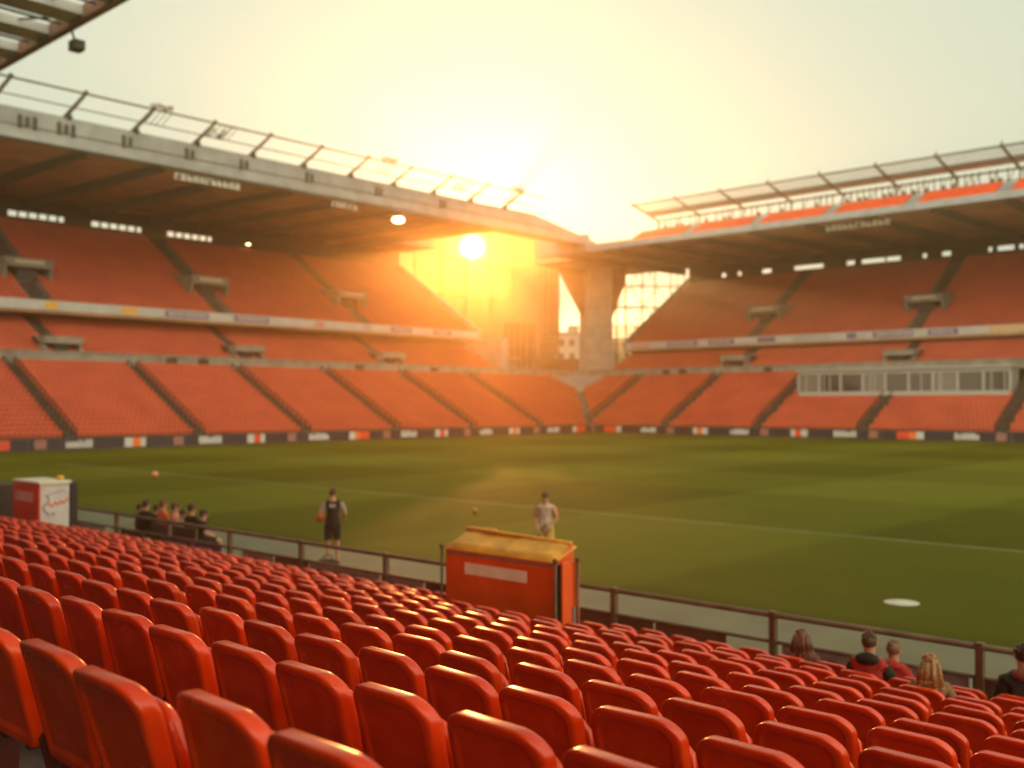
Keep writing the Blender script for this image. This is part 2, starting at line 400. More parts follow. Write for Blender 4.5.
    for o0, o1 in op + [(b, b)]:
        if o0 > cur: m.box(cur, o0, 37.6, 38.1, zt + .62, zt + 1.32)
        cur = max(cur, o1)
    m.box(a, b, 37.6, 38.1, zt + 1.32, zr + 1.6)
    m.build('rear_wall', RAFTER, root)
    m = MB(fn)
    for o0, o1 in (op if is_end else [(-59.9, -59.7 + .9)]):
        x = o0 + 1.1 if is_end else o0
        while x < o1 - .3: m.box(x, x + .16, 37.7, 38.0, zt + .62, zt + 1.32); x += 1.15
    m.build('opening_bars', RAFTER, root)
    # roof
    r0, r1 = roof_d
    a, b = sorted((s_far, r1))
    m = MB(fn)
    if is_end: m.prism([(6.0, zr + .35), (38.6, zr + 1.3), (38.6, zr + 2.1), (6.0, zr + 2.3)], a, b)
    else: m.prism([(6.0, zr + .35), (38.6, zr + 1.3), (38.6, zr + 2.0), (9.7, zr + 1.9), (9.7, zr + .72), (6.0, zr + .70)], a, b)
    if is_end:
        m.prism([(6.0, zr + .35), (10, zr + .46), (10, zr + .9), (6, zr + .9)], b, 111.9)
        m.prism([(29.3, zr + 1.05), (38.6, zr + 1.3), (38.6, zr + 2.1), (29.3, zr + 2.15)], b, 106.3)
    else: m.prism([(13.5, zr + .57), (38.6, zr + 1.3), (38.6, zr + 2.0), (13.5, zr + 1.95)], -106, a)
    rf = m.build('roof', [SOFFIT], root)
    fe = (s_far, 112.9) if is_end else (-89.0, s_far)
    fh = 2.55 if is_end else .75
    f_ = MB(fn)
    if is_end: f_.prism([(fe[0], zr), (fe[1], zr - .3), (fe[1] + 1.5, zr - .3), (fe[1] + 1.5, zr + .35), (101, zr + fh), (fe[0], zr + fh)], 5.0, 5.98, 'ac')
    else: f_.box(fe[0], fe[1], 5.0, 5.98, zr, zr + fh)
    f_.box(fe[0], fe[1] - 1, 4.85, 4.997, zr - .05, zr + .45)
    f_.build('roof_fascia', CONC_L if is_end else STEEL_G, rf)
    if is_end:
        f_ = MB(fn); f_.box(fe[0], 105, 4.94, 4.995, zr + 1.05, zr + 1.12); f_.build('fascia_joint', STEEL_D, rf)
    if not is_end: f_ = MB(fn); f_.box(-98.2, -89.05, 5.0, 5.98, zr, zr + 2.5); f_.build('corner_fascia', CONC_L, rf)
    s = a + (a * 0 + 3.3 if is_end else 4); pitch_ = 7.5
    while s < b:
        c = MB(fn); c.prism([(6.05, zr - .35), (38.0, zr + .15), (38.0, zr + 1.28), (6.05, zr + .36)], s - .16, s + .16)
        c.build('rafter', RAFTER, rf); s += pitch_
    # slots and plates on the fascia
    if is_end:
        for q, n in ((35, 3), (38.3, 3), (44.2, 2), (50.5, 2), (56.5, 2), (64.5, 2), (74, 2), (84, 2)):
            for i in range(n):
                c = MB(fn); c.box(q + i * .62, q + i * .62 + .3, 4.86, 4.99, zr + .9 + .12 * (i % 2), zr + 2.0 - .1 * (i % 2)); c.build('fascia_bracket', STEEL_D, rf)
    return root, rf, zr, fh
RUST = mat('brown_steel', (.23, .12, .06), .7, .15, .6)
GLZ = bpy.data.materials.new('added_sun_glazing'); GLZ.use_nodes = True; t_ = GLZ.node_tree; t_.nodes.clear()  # added corner glazing, tinted to dim the sun and sky to gold
o1 = t_.nodes.new('ShaderNodeOutputMaterial'); tr1 = t_.nodes.new('ShaderNodeBsdfTransparent'); gl1 = t_.nodes.new('ShaderNodeBsdfGlossy'); mx = t_.nodes.new('ShaderNodeMixShader')
n1 = t_.nodes.new('ShaderNodeTexNoise'); n1.inputs['Scale'].default_value = .5; r1 = t_.nodes.new('ShaderNodeValToRGB'); c1 = t_.nodes.new('ShaderNodeTexCoord')
t_.links.new(c1.outputs['Object'], n1.inputs['Vector']); t_.links.new(n1.outputs['Fac'], r1.inputs[0])
r1.color_ramp.elements[0].color = (.55, .40, .24, 1); r1.color_ramp.elements[1].color = (.62, .47, .30, 1)
t_.links.new(r1.outputs[0], tr1.inputs[0]); gl1.inputs['Roughness'].default_value = .2; mx.inputs[0].default_value = .06
t_.links.new(tr1.outputs[0], mx.inputs[1]); t_.links.new(gl1.outputs[0], mx.inputs[2]); t_.links.new(mx.outputs[0], o1.inputs[0])
STAIR_M = mat('stair_concrete', (.085, .075, .065), .9, .2, 1.2)
endR, endRoof, _, _ = stand(END, True, 'long three tier end stand on the left with flat roof and grey fascia', 0, 106, 8,
      [14, 26, 38, 50, 62, 74, 86, 98], [22.8, 43.8, 64.8, 86.2], 13.9, (5, 99), 26.35, 'end_stand')
farR, farRoof, _, _ = stand(FAR, False, 'opposite side stand on the right with steel gantry along its roof', 0, -93, 4,
      [-8.8, -21.7, -33.2, -47.5, -60.4, -73.3, -86.2], [-72, -49.3, -26.5, -3.5], 12.75, (5, -98), 25.1, 'side_stand')

# ------- end stand: roof edge gantry
def gantry_end():
    zt = 26.35 + 2.55; rf = endRoof
    top = MB(END); top.tube((8, 2.2, zt + 1.6), (100.3, 2.2, zt + 1.6), .10); top.build('gantry_rail', STEEL_D, rf)
    low = MB(END); low.tube((8, 4.1, zt + .75), (100.3, 4.1, zt + .75), .06); low.build('gantry_rail', STEEL_D, rf)
    s = 8.1; i = 0
    while s < 100:
        p = MB(END); p.tube((s - .3, 5.5, zt - .05), (s + .2, 2.2, zt + 1.65), .2, r2=.16); p.tube((s, 5.5, zt - .02), (s, 4.9, zt + .1), .3)
        p.ball((s + .2, 2.2, zt + 1.7), .24, 8)
        p.build('gantry_post', STEEL_D, rf); s += 6.25; i += 1
    for q, n in ((45.8, 4), (52.6, 3), (53.8, 2), (73, 4), (86, 3), (94, 4)):
        for j in range(n):
            p = MB(END); s = q + j * .55
            if n == 4: p.ball((s, 2.2, zt + 1.95 + .1 * (j % 2)), .33, 8, (1.1, 1, .8))
            else: p.box(s - .2, s + .2, 4.2, 4.6, zt + .8 + .5 * (j % 2), zt + 1.3 + .5 * (j % 2))
            p.tube((s, 4.0, zt + .7), (s + .2, 2.3, zt + 1.6), .05)
            p.build('roof_lamp', STEEL_G, rf)
gantry_end()
# ------- side stand: roof-top seat band, lattice and slanting canopy
def gantry_far():
    rf = farRoof; z0 = 25.1 + .75; s0, s1 = -83.6, 4
    m = MB(FAR); m.prism([(6.0, z0 - .3), (6.0, z0 + .05), (8.9, z0 + 1.65), (9.6, z0 + 1.65), (9.6, z0 - .3)], s0 + 1.2, s1); m.build('roof_parapet', STEEL_G, rf)
    s = -82.1
    while s < s1 - 3:
        e = -74.0 if s < -80 else min(s + 8.15, s1); m = MB(FAR)
        m.prism([(6.05, z0 + .12), (6.0, z0 + .22), (8.85, z0 + 1.82), (8.9, z0 + 1.70)], s, e); m.build('parapet_panel', mat('parapet_orange', (.78, .075, .02), .9, .1, 1, spec=.05), rf); s = e + 1.6
    # open lattice behind the parapet
    m = MB(FAR); s = -79.5; rn = random.Random(2)
    while s < s1:
        m.tube((s, 9.3, z0 + 1.6), (s, 9.3, z0 + 3.3), .07); 
        if rn.random() < .55: m.tube((s, 9.3, z0 + 1.7), (s + .75, 9.3, z0 + 3.2), .05)
        if rn.random() < .4: m.box(s + .1, s + .5, 9.25, 9.35, z0 + 1.7, z0 + 2.3)
        s += rn.choice((.75, 1.1, .75, 1.6))
    m.tube((-79.5, 9.3, z0 + 1.9), (s1, 9.3, z0 + 1.9), .06); m.build('roof_lattice', STEEL_D, rf)
    # slanting canopy truss: two chords, translucent-looking slats between, raking ribs
    zc = z0 + 3.25
    m = MB(FAR)
    a, b, sA = (3.2, zc + 1.05), (9.3, zc - .2), -79.8
    m.tube((sA, a[0], a[1]), (s1, a[0], a[1]), .10); m.tube((sA, b[0], b[1]), (s1, b[0], b[1]), .12)
    m.tube((sA, a[0], a[1]), (sA, b[0], b[1]), .12)
    m.tube((sA, 6.2, (a[1] + b[1]) / 2), (s1, 6.2, (a[1] + b[1]) / 2), .12)
    m.build('canopy_chord', STEEL_D, rf)
    def band(u0, u1, mt, nm):
        m = MB(FAR)
        L0 = lambda u: (a[0] + (b[0] - a[0]) * u, a[1] + (b[1] - a[1]) * u)
        p, q = L0(u0), L0(u1)
        e = lambda u: sA
        vs = [(e(u0), p[0], p[1]), (s1, p[0], p[1]), (s1, q[0], q[1]), (e(u1), q[0], q[1])]
        vs += [(x, y, zz - .06) for x, y, zz in vs]
        m.add(vs, [(0, 1, 2, 3), (7, 6, 5, 4), (0, 4, 5, 1), (1, 5, 6, 2), (2, 6, 7, 3), (3, 7, 4, 0)]); m.build(nm, mt, rf)
    band(.46, .74, STEEL_G, 'canopy_deck')
    for u in (.06, .17, .28, .39): band(u, u + .025, STEEL_G, 'canopy_slat')
    s = -79.6
    while s < s1:
        m = MB(FAR); m.tube((s - .1, a[0] - .05, a[1] + .12), (s, b[0] + .1, b[1] - .15), .17, r2=.2); m.tube((s, b[0], b[1] - .2), (s, 8.9, z0 + 1.6), .1)
        m.tube((s, a[0], a[1]), (s, a[0], a[1] + .5), .07); m.build('canopy_rib', STEEL_D, rf); s += 6.6
gantry_far()

# ------- small signs hung under both roof edges, lamps under the roof
def hung_sign(fn, s0, s1, d, z, label, n, h=.6, seed=1):
    root = empty('hanging_sign', fn((s0 + s1) / 2, d, z), 0, label, 'sign')
    m = MB(fn); m.box(s0, s1, d + .03, d + .12, z - h / 2 - .08, z + h / 2 + .08); m.build('sign_panel', mat('sign_brown', (.16, .10, .07), .6), root)
    for q in (s0 + .3, s1 - .3): m = MB(fn); m.tube((q, d + .08, z), (q, d + .08, z + .85), .04); m.build('hanger', STEEL_D, root)
    rn = random.Random(seed); w = (s1 - s0) / n
    for i in range(n):
        m = MB(fn); x = s0 + i * w + .1 * w; k = rn.choice((0, 1, 2, 3)); e = x + .74 * w; t = .17 * w + .06
        m.box(x, x + t, d - .04, d + .03, z - h / 2, z + h / 2)
        if k != 0: m.box(x + t, e, d - .04, d + .03, z + h / 2 - .16, z + h / 2)
        if k != 1: m.box(x + t, e, d - .04, d + .03, z - .07, z + .07)
        if k in (0, 2): m.box(x + t, e, d - .04, d + .03, z - h / 2, z - h / 2 + .15)
        if k == 3: m.box(e - t, e, d - .04, d + .03, z - h / 2, z + h / 2 - .16)
        m.build('letter', mat('sign_white', (.85, .85, .85), .5), root)
hung_sign(END, 49.9, 57.2, 5.9, 25.75, 'long brown sign with pale lettering hung under the left roof edge', 11, .62, 4)
hung_sign(END, 68.6, 72.2, 5.9, 25.8, 'short brown sign with pale lettering under the left roof, nearer the sun', 6, .6, 8)
hung_sign(FAR, -54.4, -46.6, 7.2, 24.6, 'brown sign with pale lettering hung under the right stand roof', 11, .62, 6)
lampM = bpy.data.materials.new('lamp_glass'); lampM.use_nodes = True
lb = lampM.node_tree.nodes['Principled BSDF']; lb.inputs['Base Color'].default_value = (.9, .8, .6, 1)
lb.inputs['Emission Color'].default_value = (1, .78, .42, 1); lb.inputs['Emission Strength'].default_value = 9
def roof_lamp(fn, s, d, z, r, label):
    root = empty('ceiling_lamp', fn(s, d, z), 0, label, 'lamp')
    m = MB(fn); m.tube((s, d, z + .35), (s, d, z + 1.5), .06); m.tube((s, d, z), (s, d, z + .4), r * 1.05, 12, r2=r * .5); m.build('lamp_housing', STEEL_D, root)
    m = MB(fn); m.ball((s, d, z - .02), r, 12, (1, 1, .55)); m.build('lamp_lens', lampM, root, smooth=True)
roof_lamp(END, 79.0, 6.8, 25.45, .75, 'lit round lamp under the left roof edge, brightest of the roof lamps')
roof_lamp(END, 77.9, 36.5, 25.6, .3, 'small lit lamp high at the back of the left stand')

# ------- press box of glass in the lower tier of the side stand
def press_box():
    root = empty('press_box', (-46.4, 115.4, 4.8), 0, 'white framed glass box set in the lower tier of the right stand', 'press box')
    x0, x1, y0, z0, z1 = -58.6, -34.4, 8.4, 4.75, 7.75
    m = MB(FAR); m.box(x0, x1, y0 + 3, 14.4, z0 - .6, z1 - .15); m.build('back_room', mat('box_interior', (.12, .09, .075), .8), root)
    fr = MB(FAR); fr.box(x0, x1, y0, y0 + .25, z0, z0 + .5); fr.box(x0, x1, y0, y0 + .25, z1 - .45, z1); fr.box(x0 - .2, x1 + .2, y0 - .3, 14.5, z1, z1 + .18)
    n = 9; w = (x1 - x0) / n
    for i in range(n + 1): fr.box(x0 + i * w - .13, x0 + i * w + .13, y0 - .02, y0 + .22, z0 + .5, z1 - .45)
    f = fr.build('window_frame', mat('frame_white', (.36, .36, .37), .5, .05), root)
    m = MB(FAR); m.box(x0, x0 + .2, y0 + .26, 14.4, z0, z1 - .01); m.build('side_wall', CONC_L, root); m = MB(FAR); m.box(x1 - .2, x1, y0 + .26, 14.4, z0, z1 - .01); m.build('side_wall', CONC_L, root)
    rn = random.Random(4)
    for i in range(n):
        a, b = x0 + i * w + .14, x0 + (i + 1) * w - .14
        g_ = MB(FAR); g_.box(a, b, y0 + .1, y0 + .14, z0 + .5, z1 - .45); g_.build('window_pane', GLASS if i % 3 else mat('dusty_glass', (.16, .15, .14), .2), f)
        k = rn.choice((0, 1, 2, 2))
        for j in range(k):
            q = MB(FAR); xx = a + rn.uniform(.2, b - a - .3); q.box(xx, xx + .12, y0 + .02, y0 + .09, z0 + .5, z1 - .45); q.build('mullion', MATS['frame_white'], f)
press_box()

# ------- perimeter boards in front of the two stands
mat('dull_salmon', (.30, .13, .12), .5)
def board(fn, s0, s1, k, label, group, flip=1):
    root = empty('perimeter_board', fn((s0 + s1) / 2, -.35, 0), 0, label, 'board', group)
    m = MB(fn); m.box(s0 + .02, s1 - .02, -.45, -.3, .04, .98); m.build('board_panel', NAVY, root)
    rn = random.Random(k * 7 + 1); w = s1 - s0
    def patch(a, b, mt, nm='printed_patch', z0=.14, z1=.92): q = MB(fn); q.box(s0 + a * w, s0 + b * w, -.475, -.452, z0, z1); q.build(nm, mt, root)
    seq = [(.03, .11, MATS['dull_salmon']), (.24, .42, 'txt'), (.66, .72, WHITE), (.72, .78, ORANGE if k % 2 else RED), (.78, .82 if k % 3 else .88, WHITE if k % 3 else RED)]
    if flip < 0: seq = [(1 - b, 1 - a, c) for a, b, c in seq]
    for a, b, c in seq:
        if c == 'txt':
            q = MB(fn); x = s0 + a * w
            while x < s0 + b * w:
                ww = rn.uniform(.2, .36); q.box(x, x + ww, -.475, -.452, .2, .86 if rn.random() < .7 else .7); x += ww + .05
            q.build('lettering', WHITE, root)
        else: patch(a, b, c)
OW = ['first', 'second', 'third', 'fourth', 'fifth', 'sixth', 'seventh', 'eighth', 'ninth', 'tenth', 'eleventh', 'twelfth', 'thirteenth', 'fourteenth', 'fifteenth', 'sixteenth',
      'seventeenth', 'eighteenth', 'nineteenth', 'twentieth']
def ordw(n):
    if n < 20: return OW[n]
    tens = {2: 'twenty', 3: 'thirty', 4: 'forty', 5: 'fifty', 6: 'sixty'}[(n + 1) // 10]
    r_ = (n + 1) % 10
    if r_ == 0: return {'twenty': 'twentieth', 'thirty': 'thirtieth', 'forty': 'fortieth', 'fifty': 'fiftieth', 'sixty': 'sixtieth'}[tens]
    return tens + '-' + OW[r_ - 1]
for k in range(7):
    s1 = 106.5 - k * 12.1
    board(END, s1 - 12.0, s1, k, 'navy pitchside advertising board under the left stand, %s from the far corner' % ordw(k), 'advertising boards round the pitch')
for k in range(5):
    s0 = -83.2 + k * 12.9
    board(FAR, s0, s0 + 12.8, k, 'navy pitchside advertising board under the right stand, %s from the far corner' % ordw(k), 'advertising boards round the pitch', -1)

# ------- corner: deck, round balcony, column, lattices, rear walls, stair core
struct((lambda m: m.build('corner_deck', CONC, None))(MB().box(-122, -98.9, 121.9, 145, 6.5, 7.4)))
def corner():
    root = empty('corner_column', (-101, 132, 7.4), 0, 'massive concrete corner column with flared brackets carrying both roofs', 'column')
    d45 = Vector((.7071, -.7071)); e45 = Vector((.7071, .7071)); c = Vector((-101.0, 132.0))
    # facing the camera: local axes p = right on picture, q = away
    pr = Vector((.736, .677)); qa = Vector((-.677, .736))
    def f(p, q, z): v = c + pr * p + qa * q; return (v.x, v.y, z)
    m = MB(f); m.prism([(-2.6, -1.7), (1.1, -1.9), (1.6, 2.6), (-3.9, 2.6)], 6.6, 26.2, 'ab'); m.build('shaft', mat('column_concrete', (.46, .43, .38), .85, .1, .6), root, bevel=.06)
    m = MB(f); m.prism([(-3.2, 17.8), (-3.2, 26.2), (-7.5, 26.2), (-7.0, 25.0), (-3.75, 18.4)], .3, 2.4, 'ac'); m.build('bracket', RUST, root)
    m = MB(f); m.prism([(1.2, 17.6), (1.2, 26.2), (3.7, 26.2), (3.4, 23.4), (1.5, 18.2)], .3, 2.4, 'ac'); m.build('bracket', RUST, root)
    # round balcony at the top of the lower tier
    t = MB(); n = 18; cc = (-98.6, 121.6)
    pts = [(cc[0] + 5.8 * math.cos(a), cc[1] + 5.8 * math.sin(a)) for a in [-math.pi / 2 - .35 + i * (math.pi / 2 + .7) / n for i in range(n + 1)]] + [cc]
    t.prism(pts, 4.6, 7.9, 'ab'); tag(t.build('corner_balcony', CONC_L), 'rounded concrete balcony where the two lower tiers meet at the corner', 'balcony')
    # lattice mast left of the column
    def lattice(base, w, dep, z0, z1, nb, name, label, cat, r=.12, div=3, wild=0):
        rw = random.Random(31)
        v0 = Vector(base); m = MB(lambda p, q, z: ((v0 + pr * p + qa * q).x, (v0 + pr * p + qa * q).y, z))
        root = empty(name, (v0.x, v0.y, z0), 0, label, cat)
        for q in (0, dep):
            for i in range(div + 1):
                if wild and q and i % 2: continue
                x_ = w * i / div + rw.uniform(-1, 1) * wild; m.tube((x_, q, z0), (x_ + rw.uniform(-.5, .5) * wild, q, z1), r * (1 if i % 2 else .7))
        m.build('upright', RUST, root)
        m = MB(m.fn)
        h = (z1 - z0) / nb
        for k in range(nb + 1):
            z = z0 + k * h + rw.uniform(-1, 1) * wild * .6
            for q in (0, dep):
                if wild and rw.random() < .4: continue
                a_ = rw.choice((0, 0, .3)) * w if wild else 0; m.tube((a_, q, z), (w, q, z + rw.uniform(-.3, .3) * wild), r * .8)
            if k < nb:
                for i in range(div):
                    if wild and rw.random() < .35: continue
                    aa, bb = (w * i / div, w * (i + 1) / div) if (i + k) % 2 else (w * (i + 1) / div, w * i / div)
                    m.tube((aa, 0, z), (bb, 0, z + h), r * .55)
                    if k % 2: m.tube((bb, dep, z), (aa, dep, z + h), r * .5)
        m.build('bracing', RUST, root)
        return root, m.fn
    # positions: f forward, r right of the camera axis
    def W2(px, fdist): 
        u = (px - 512) / 1021; return (fdist * (.736 * u - .677), fdist * (.736 + .677 * u))
    lattice(W2(541, 166), 2.9, 2.5, 7.4, 26.5, 12, 'lattice_mast', 'slim steel lattice mast standing left of the corner column', 'mast', .14, 3)
    ro, fn = lattice(W2(604, 176), 18.5, 3, 0, 27.5, 8, 'steel_lattice', 'wide steel lattice screen between corner column and right stand', 'lattice', .13, 8, .8)
    m = MB(fn)
    for i in range(14): m.tube((.2 + i * .55, 3.2, 7), (.2 + i * .55, 3.2, 17.2), .09)
    for i in range(12): m.tube((0, 3.25, 7.3 + i * .88), (7.6, 3.25, 7.3 + i * .88), .08)
    m.build('mesh_panel', mat('wire_mesh', (.45, .30, .13), .7), ro)
    # stair core left of the mast
    b0 = Vector(W2(504, 158)); fn = lambda p, q, z: ((b0 + pr * p + qa * q).x, (b0 + pr * p + qa * q).y, z)
    root2 = empty('stair_tower', (b0.x, b0.y, 7.4), 0, 'brown ribbed stair tower between the left stand and the lattice mast', 'tower')
    m = MB(fn); m.box(0, 5.0, 0, 5, 0, 16.4); m.build('wall', RUST, root2)
    m = MB(fn)
    for i in range(5): m.box(.1 + i * .95, .35 + i * .95, -.18, -.003, 7.5, 16.3)
    m.build('rib', RAFTER, root2)
    m = MB(fn)
    for i in range(2): m.box(.1, 4.9, -.12, -.02, 9.5 + i * 3.1, 9.8 + i * 3.1)
    m.build('band', CONC, root2)
    # low rear wall across the corner
    root3 = empty('corner_rear_wall', (-124, 124, 0), 0, 'dark rear wall closing the corner behind the left stand', 'wall')
    m = MB(); m.box(-125, -124.4, 106, 150, 0, 9.0); m.box(-124.3, -110, 136, 136.6, 0, 11.5); m.build('wall', RUST, root3)
    for i in range(6): m = MB(); m.box(-124.38, -124.1, 108.5 + i * 7.4, 108.8 + i * 7.4, 7.4, 8.95); m.build('post', RAFTER, root3)
    # added smoked glazing above the rear wall, letting tinted sun in under the roof
    gm = GLZ
    root5 = empty('added_sun_screen', (-124.7, 124, 9), 0, 'added smoked glass screen behind the corner gap, tinting the sun and sky', 'screen')
    for i in range(8):
        y0_ = 100.0 + i * 6.0
        m = MB(); m.box(-124.72, -124.66, y0_ + .06, y0_ + 5.94, 9.05, 34.9); m.build('pane', gm, root5)
        m = MB(); m.box(-124.78, -124.6, y0_ - .055, y0_ + .055, 9.02, 35.0); m.build('mullion', RAFTER, root5)
    for z_ in (15.5, 22.0, 28.5): m = MB(); m.box(-124.64, -124.56, 100, 148.1, z_, z_ + .12); m.build('transom', RAFTER, root5)
    m = MB(); m.box(-124.8, -124.58, 100, 148.1, 35.0, 35.2); m.build('head_rail', RAFTER, root5)
    root4 = empty('concourse_kiosk', (-110, 117, 7.4), 0, 'pale low concourse block beside the end of the left stand', 'kiosk')
    m = MB(); m.box(-118, -106.5, 113, 120.5, 7.42, 10.6); m.build('wall', CONC_L, root4, bevel=.05)
    m = MB(); m.box(-118.4, -106.1, 112.6, 120.9, 10.605, 10.9); m.build('roof', CONC, root4)
RUST = mat('brown_steel', (.23, .12, .06), .7, .15, .6)
struct((lambda m: m.build('concourse_deck', CONC, None))(MB().box(-122, -98.9, 106.6, 121.88, 6.5, 7.4)))
corner()

# ------- skyline beyond the corner
def skyline():
    rn = random.Random(12)
    kinds = [('low cream office block seen through the steel lattice', (.40, .33, .24)), ('brown brick block with flat roof seen beyond the lattice', (.30, .18, .11)),
             ('tall grey tower block glimpsed left of the corner column', (.34, .31, .28)), ('wide pale warehouse behind the corner, seen past the column', (.42, .36, .27))]
    def W2(px, fd):
        u = (px - 512) / 1021; return (fd * (.736 * u - .677), fd * (.736 + .677 * u))
    kinds.append(('added brown slab far behind the stair tower, blocking sun on the pitch', (.22, .13, .08)))  # sun blocker, added to keep low sun patches off the pitch
    kinds.append(('added dark slab far behind the glass, hiding sky below the sun', (.16, .09, .05)))  # added to cut the bright sky showing through the glazing
    for (px, fd, w, h, dp), (lb, c) in zip([(640, 262, 20, 20, 12), (664, 250, 14, 15, 10), (575, 255, 15, 21, 10), (600, 270, 14, 17, 12), (529, 322, 18, 47, 9), (444, 312, 36, 37.5, 9)], kinds):
        x, y = W2(px, fd); rt = empty('distant_building', (x, y, 0), AZ, lb, 'building')
        cm = mat('render_' + str(px), c, .8, .1, .3)
        m = LMB(); m.box(-w / 2, w / 2, 0, dp, 0, h); wl = m.build('wall', cm, rt)
        m = LMB(); m.box(-w / 2 - .3, w / 2 + .3, -.3, dp + .3, h + .01, h + .7); r_ = m.build('roof', CONC, rt)
        m = LMB(); m.box(-1.5, 1.2, 3, 6, h + .72, h + 2.6); m.build('plant_room', CONC, r_)
        for j in range(int(h // 3.4)) if h < 30 else ():
            for i in range(int(w // 2.6)):
                m = LMB(); xx = -w / 2 + .9 + i * 2.6; m.box(xx, xx + 1.3, -.06, -.004, 1.2 + j * 3.4, 2.8 + j * 3.4); m.build('window', GLASS, wl)
skyline()

# ------------------------------------------------------------------ near terrace
ROWS = 12; T = .88; RI = .197
def row_y(k): return 1.6 + T * k
def row_z(k): return 2.17 - RI * k
m = MB()
for k in range(-6, ROWS):
    y0 = row_y(k) - .40; m.box(-62, 22, y0, y0 + T + .001 * 0, -.5 if k < 11 else -.5, row_z(k))
struct(m.build('terrace_steps', mat('near_terrace', (.13, .105, .09), .9, .25, 2.2, bump=.5)))

# ------------------------------------------------------------------ seat
def outline(inset, n=9, w=.214, z0=.40, z1=.855):
    """rounded outline, wider at the top; returns list of (x,z)"""
    pts = []
    rb, rt = .035, .09
    def corner(cx, cz, r, a0, a1):
        for i in range(n + 1):
            a = a0 + (a1 - a0) * i / n
            pts.append((cx + r * math.cos(a), cz + r * math.sin(a)))
    wi, b, t = w - inset, z0 + inset, z1 - inset
    rb = max(.012, rb - inset * .6); rt = max(.02, rt - inset * .6)
    corner(wi - rt, t - rt, rt, 0, math.pi / 2); corner(-wi + rt, t - rt, rt, math.pi / 2, math.pi)
    corner(-wi * .93 + rb, b + rb, rb, math.pi, 1.5 * math.pi); corner(wi * .93 - rb, b + rb, rb, 1.5 * math.pi, 2 * math.pi)
    return pts
def shell_mesh():
    prof = [(.058, .012), (.050, .011), (.042, .003), (.036, .0005), (.014, .0), (.006, .002), (.0015, .007), (.0, .014), (.0, .048), (.001, .062), (.005, .068), (.012, .068), (.018, .058), (.05, .044)]
    vs, fs = [], []
    for ins, y in prof:
        for x, z in outline(ins):
            q = (z - .40) / .455
            lean = -.085 * q - .05 * q * q
            sag = .010 * math.cos(x / .225 * math.pi) * q * q            # crown of the top edge
            curve = .035 * (x / .225) ** 2                                # sides wrap forward round the sitter
            vs.append((x, y + lean + curve * (.4 + .6 * q), z + sag - .006 * q * q * max(0, x / .212)))
    n = len(outline(0)); k = len(prof)
    for j in range(k - 1):
        for i in range(n):
            fs.append((j * n + i, j * n + (i + 1) % n, (j + 1) * n + (i + 1) % n, (j + 1) * n + i))
    def cap(j, flip):
        o = j * n; m = n // 2
        # strips across between right and left halves (top two corners then bottom two)
        half = n // 2
        # right side indices: from top-right start to top mid; mirror pairs
        q = n // 4
        right = [n - 1 - i for i in range(q)][::-1] + []  # bottom-right corner upwards handled below
        br = list(range(3 * q, n)); tr = list(range(0, q)); tl = list(range(q, 2 * q)); bl = list(range(2 * q, 3 * q))
        rs = br + tr; ls = (tl + bl)[::-1]
        for a in range(len(rs) - 1):
            f = (o + rs[a], o + rs[a + 1], o + ls[a + 1], o + ls[a]); fs.append(f[::-1] if flip else f)
    cap(0, False); cap(k - 1, True)
    me = bpy.data.meshes.new('backrest'); me.from_pydata(vs, [], fs); me.materials.append(SEAT)
    bm = bmesh.new(); bm.from_mesh(me); bmesh.ops.recalc_face_normals(bm, faces=bm.faces); bm.to_mesh(me); bm.free()
    me.polygons.foreach_set('use_smooth', [True] * len(me.polygons)); return me
def pan_mesh(down):
    """folded seat pan: rounded slab with a rolled front edge; hinge at y .10, z .42"""
    n = 10; vs, fs = [], []; W = .205
    sec = [(0, .0), (.02, .035), (.18, .028), (.34, .034), (.385, .02), (.39, -.004), (.37, -.022), (.18, -.016), (.02, -.02)]   # (along, thickness)
    for i in range(n + 1):
        x = -W + 2 * W * i / n; e = abs(x) / W; k = 1 - .16 * e ** 6
        for a, t in sec:
            a2 = a * k; t2 = t + .016 * e * e
            if down: p = (x, .10 + a2, .425 + t2)
            else: p = (x, .135 - t2 - .24 * a2, .40 + a2 * .93)
            vs.append(p)
    m = len(sec)
    for i in range(n):
        for j in range(m): fs.append((i * m + j, i * m + (j + 1) % m, (i + 1) * m + (j + 1) % m, (i + 1) * m + j))
    fs.append(tuple(range(m))); fs.append(tuple(n * m + j for j in range(m - 1, -1, -1)))
    me = bpy.data.meshes.new('seat_pan'); me.from_pydata(vs, [], fs); me.materials.append(SEAT)
    bm = bmesh.new(); bm.from_mesh(me); bmesh.ops.recalc_face_normals(bm, faces=bm.faces); bm.to_mesh(me); bm.free()
    me.polygons.foreach_set('use_smooth', [True] * len(me.polygons)); return me
BACK = shell_mesh(); PAN = pan_mesh(False); PAND = pan_mesh(True)
LEGM = mat('seat_leg_steel', (.11, .018, .012), .5, .2, 5)
m = MB(); m.prism([(.00, 0), (.10, 0), (.13, .30), (.14, .45), (.02, .50), (-.01, .46), (.03, .30)], -.235, -.222); m.box(-.25, -.2, -.02, .14, 0, .012)
LEGo = m.build('leg', LEGM); LEG = LEGo.data; bpy.data.objects.remove(LEGo)
m = MB(); m.tube((-.225, .09, .395), (.225, .09, .395), .016, 8); m.box(-.12, -.09, .02, .10, .38, .52); m.box(.09, .12, .02, .10, .38, .52)
BARo = m.build('hinge_bar', LEGM); BAR = BARo.data; bpy.data.objects.remove(BARo)

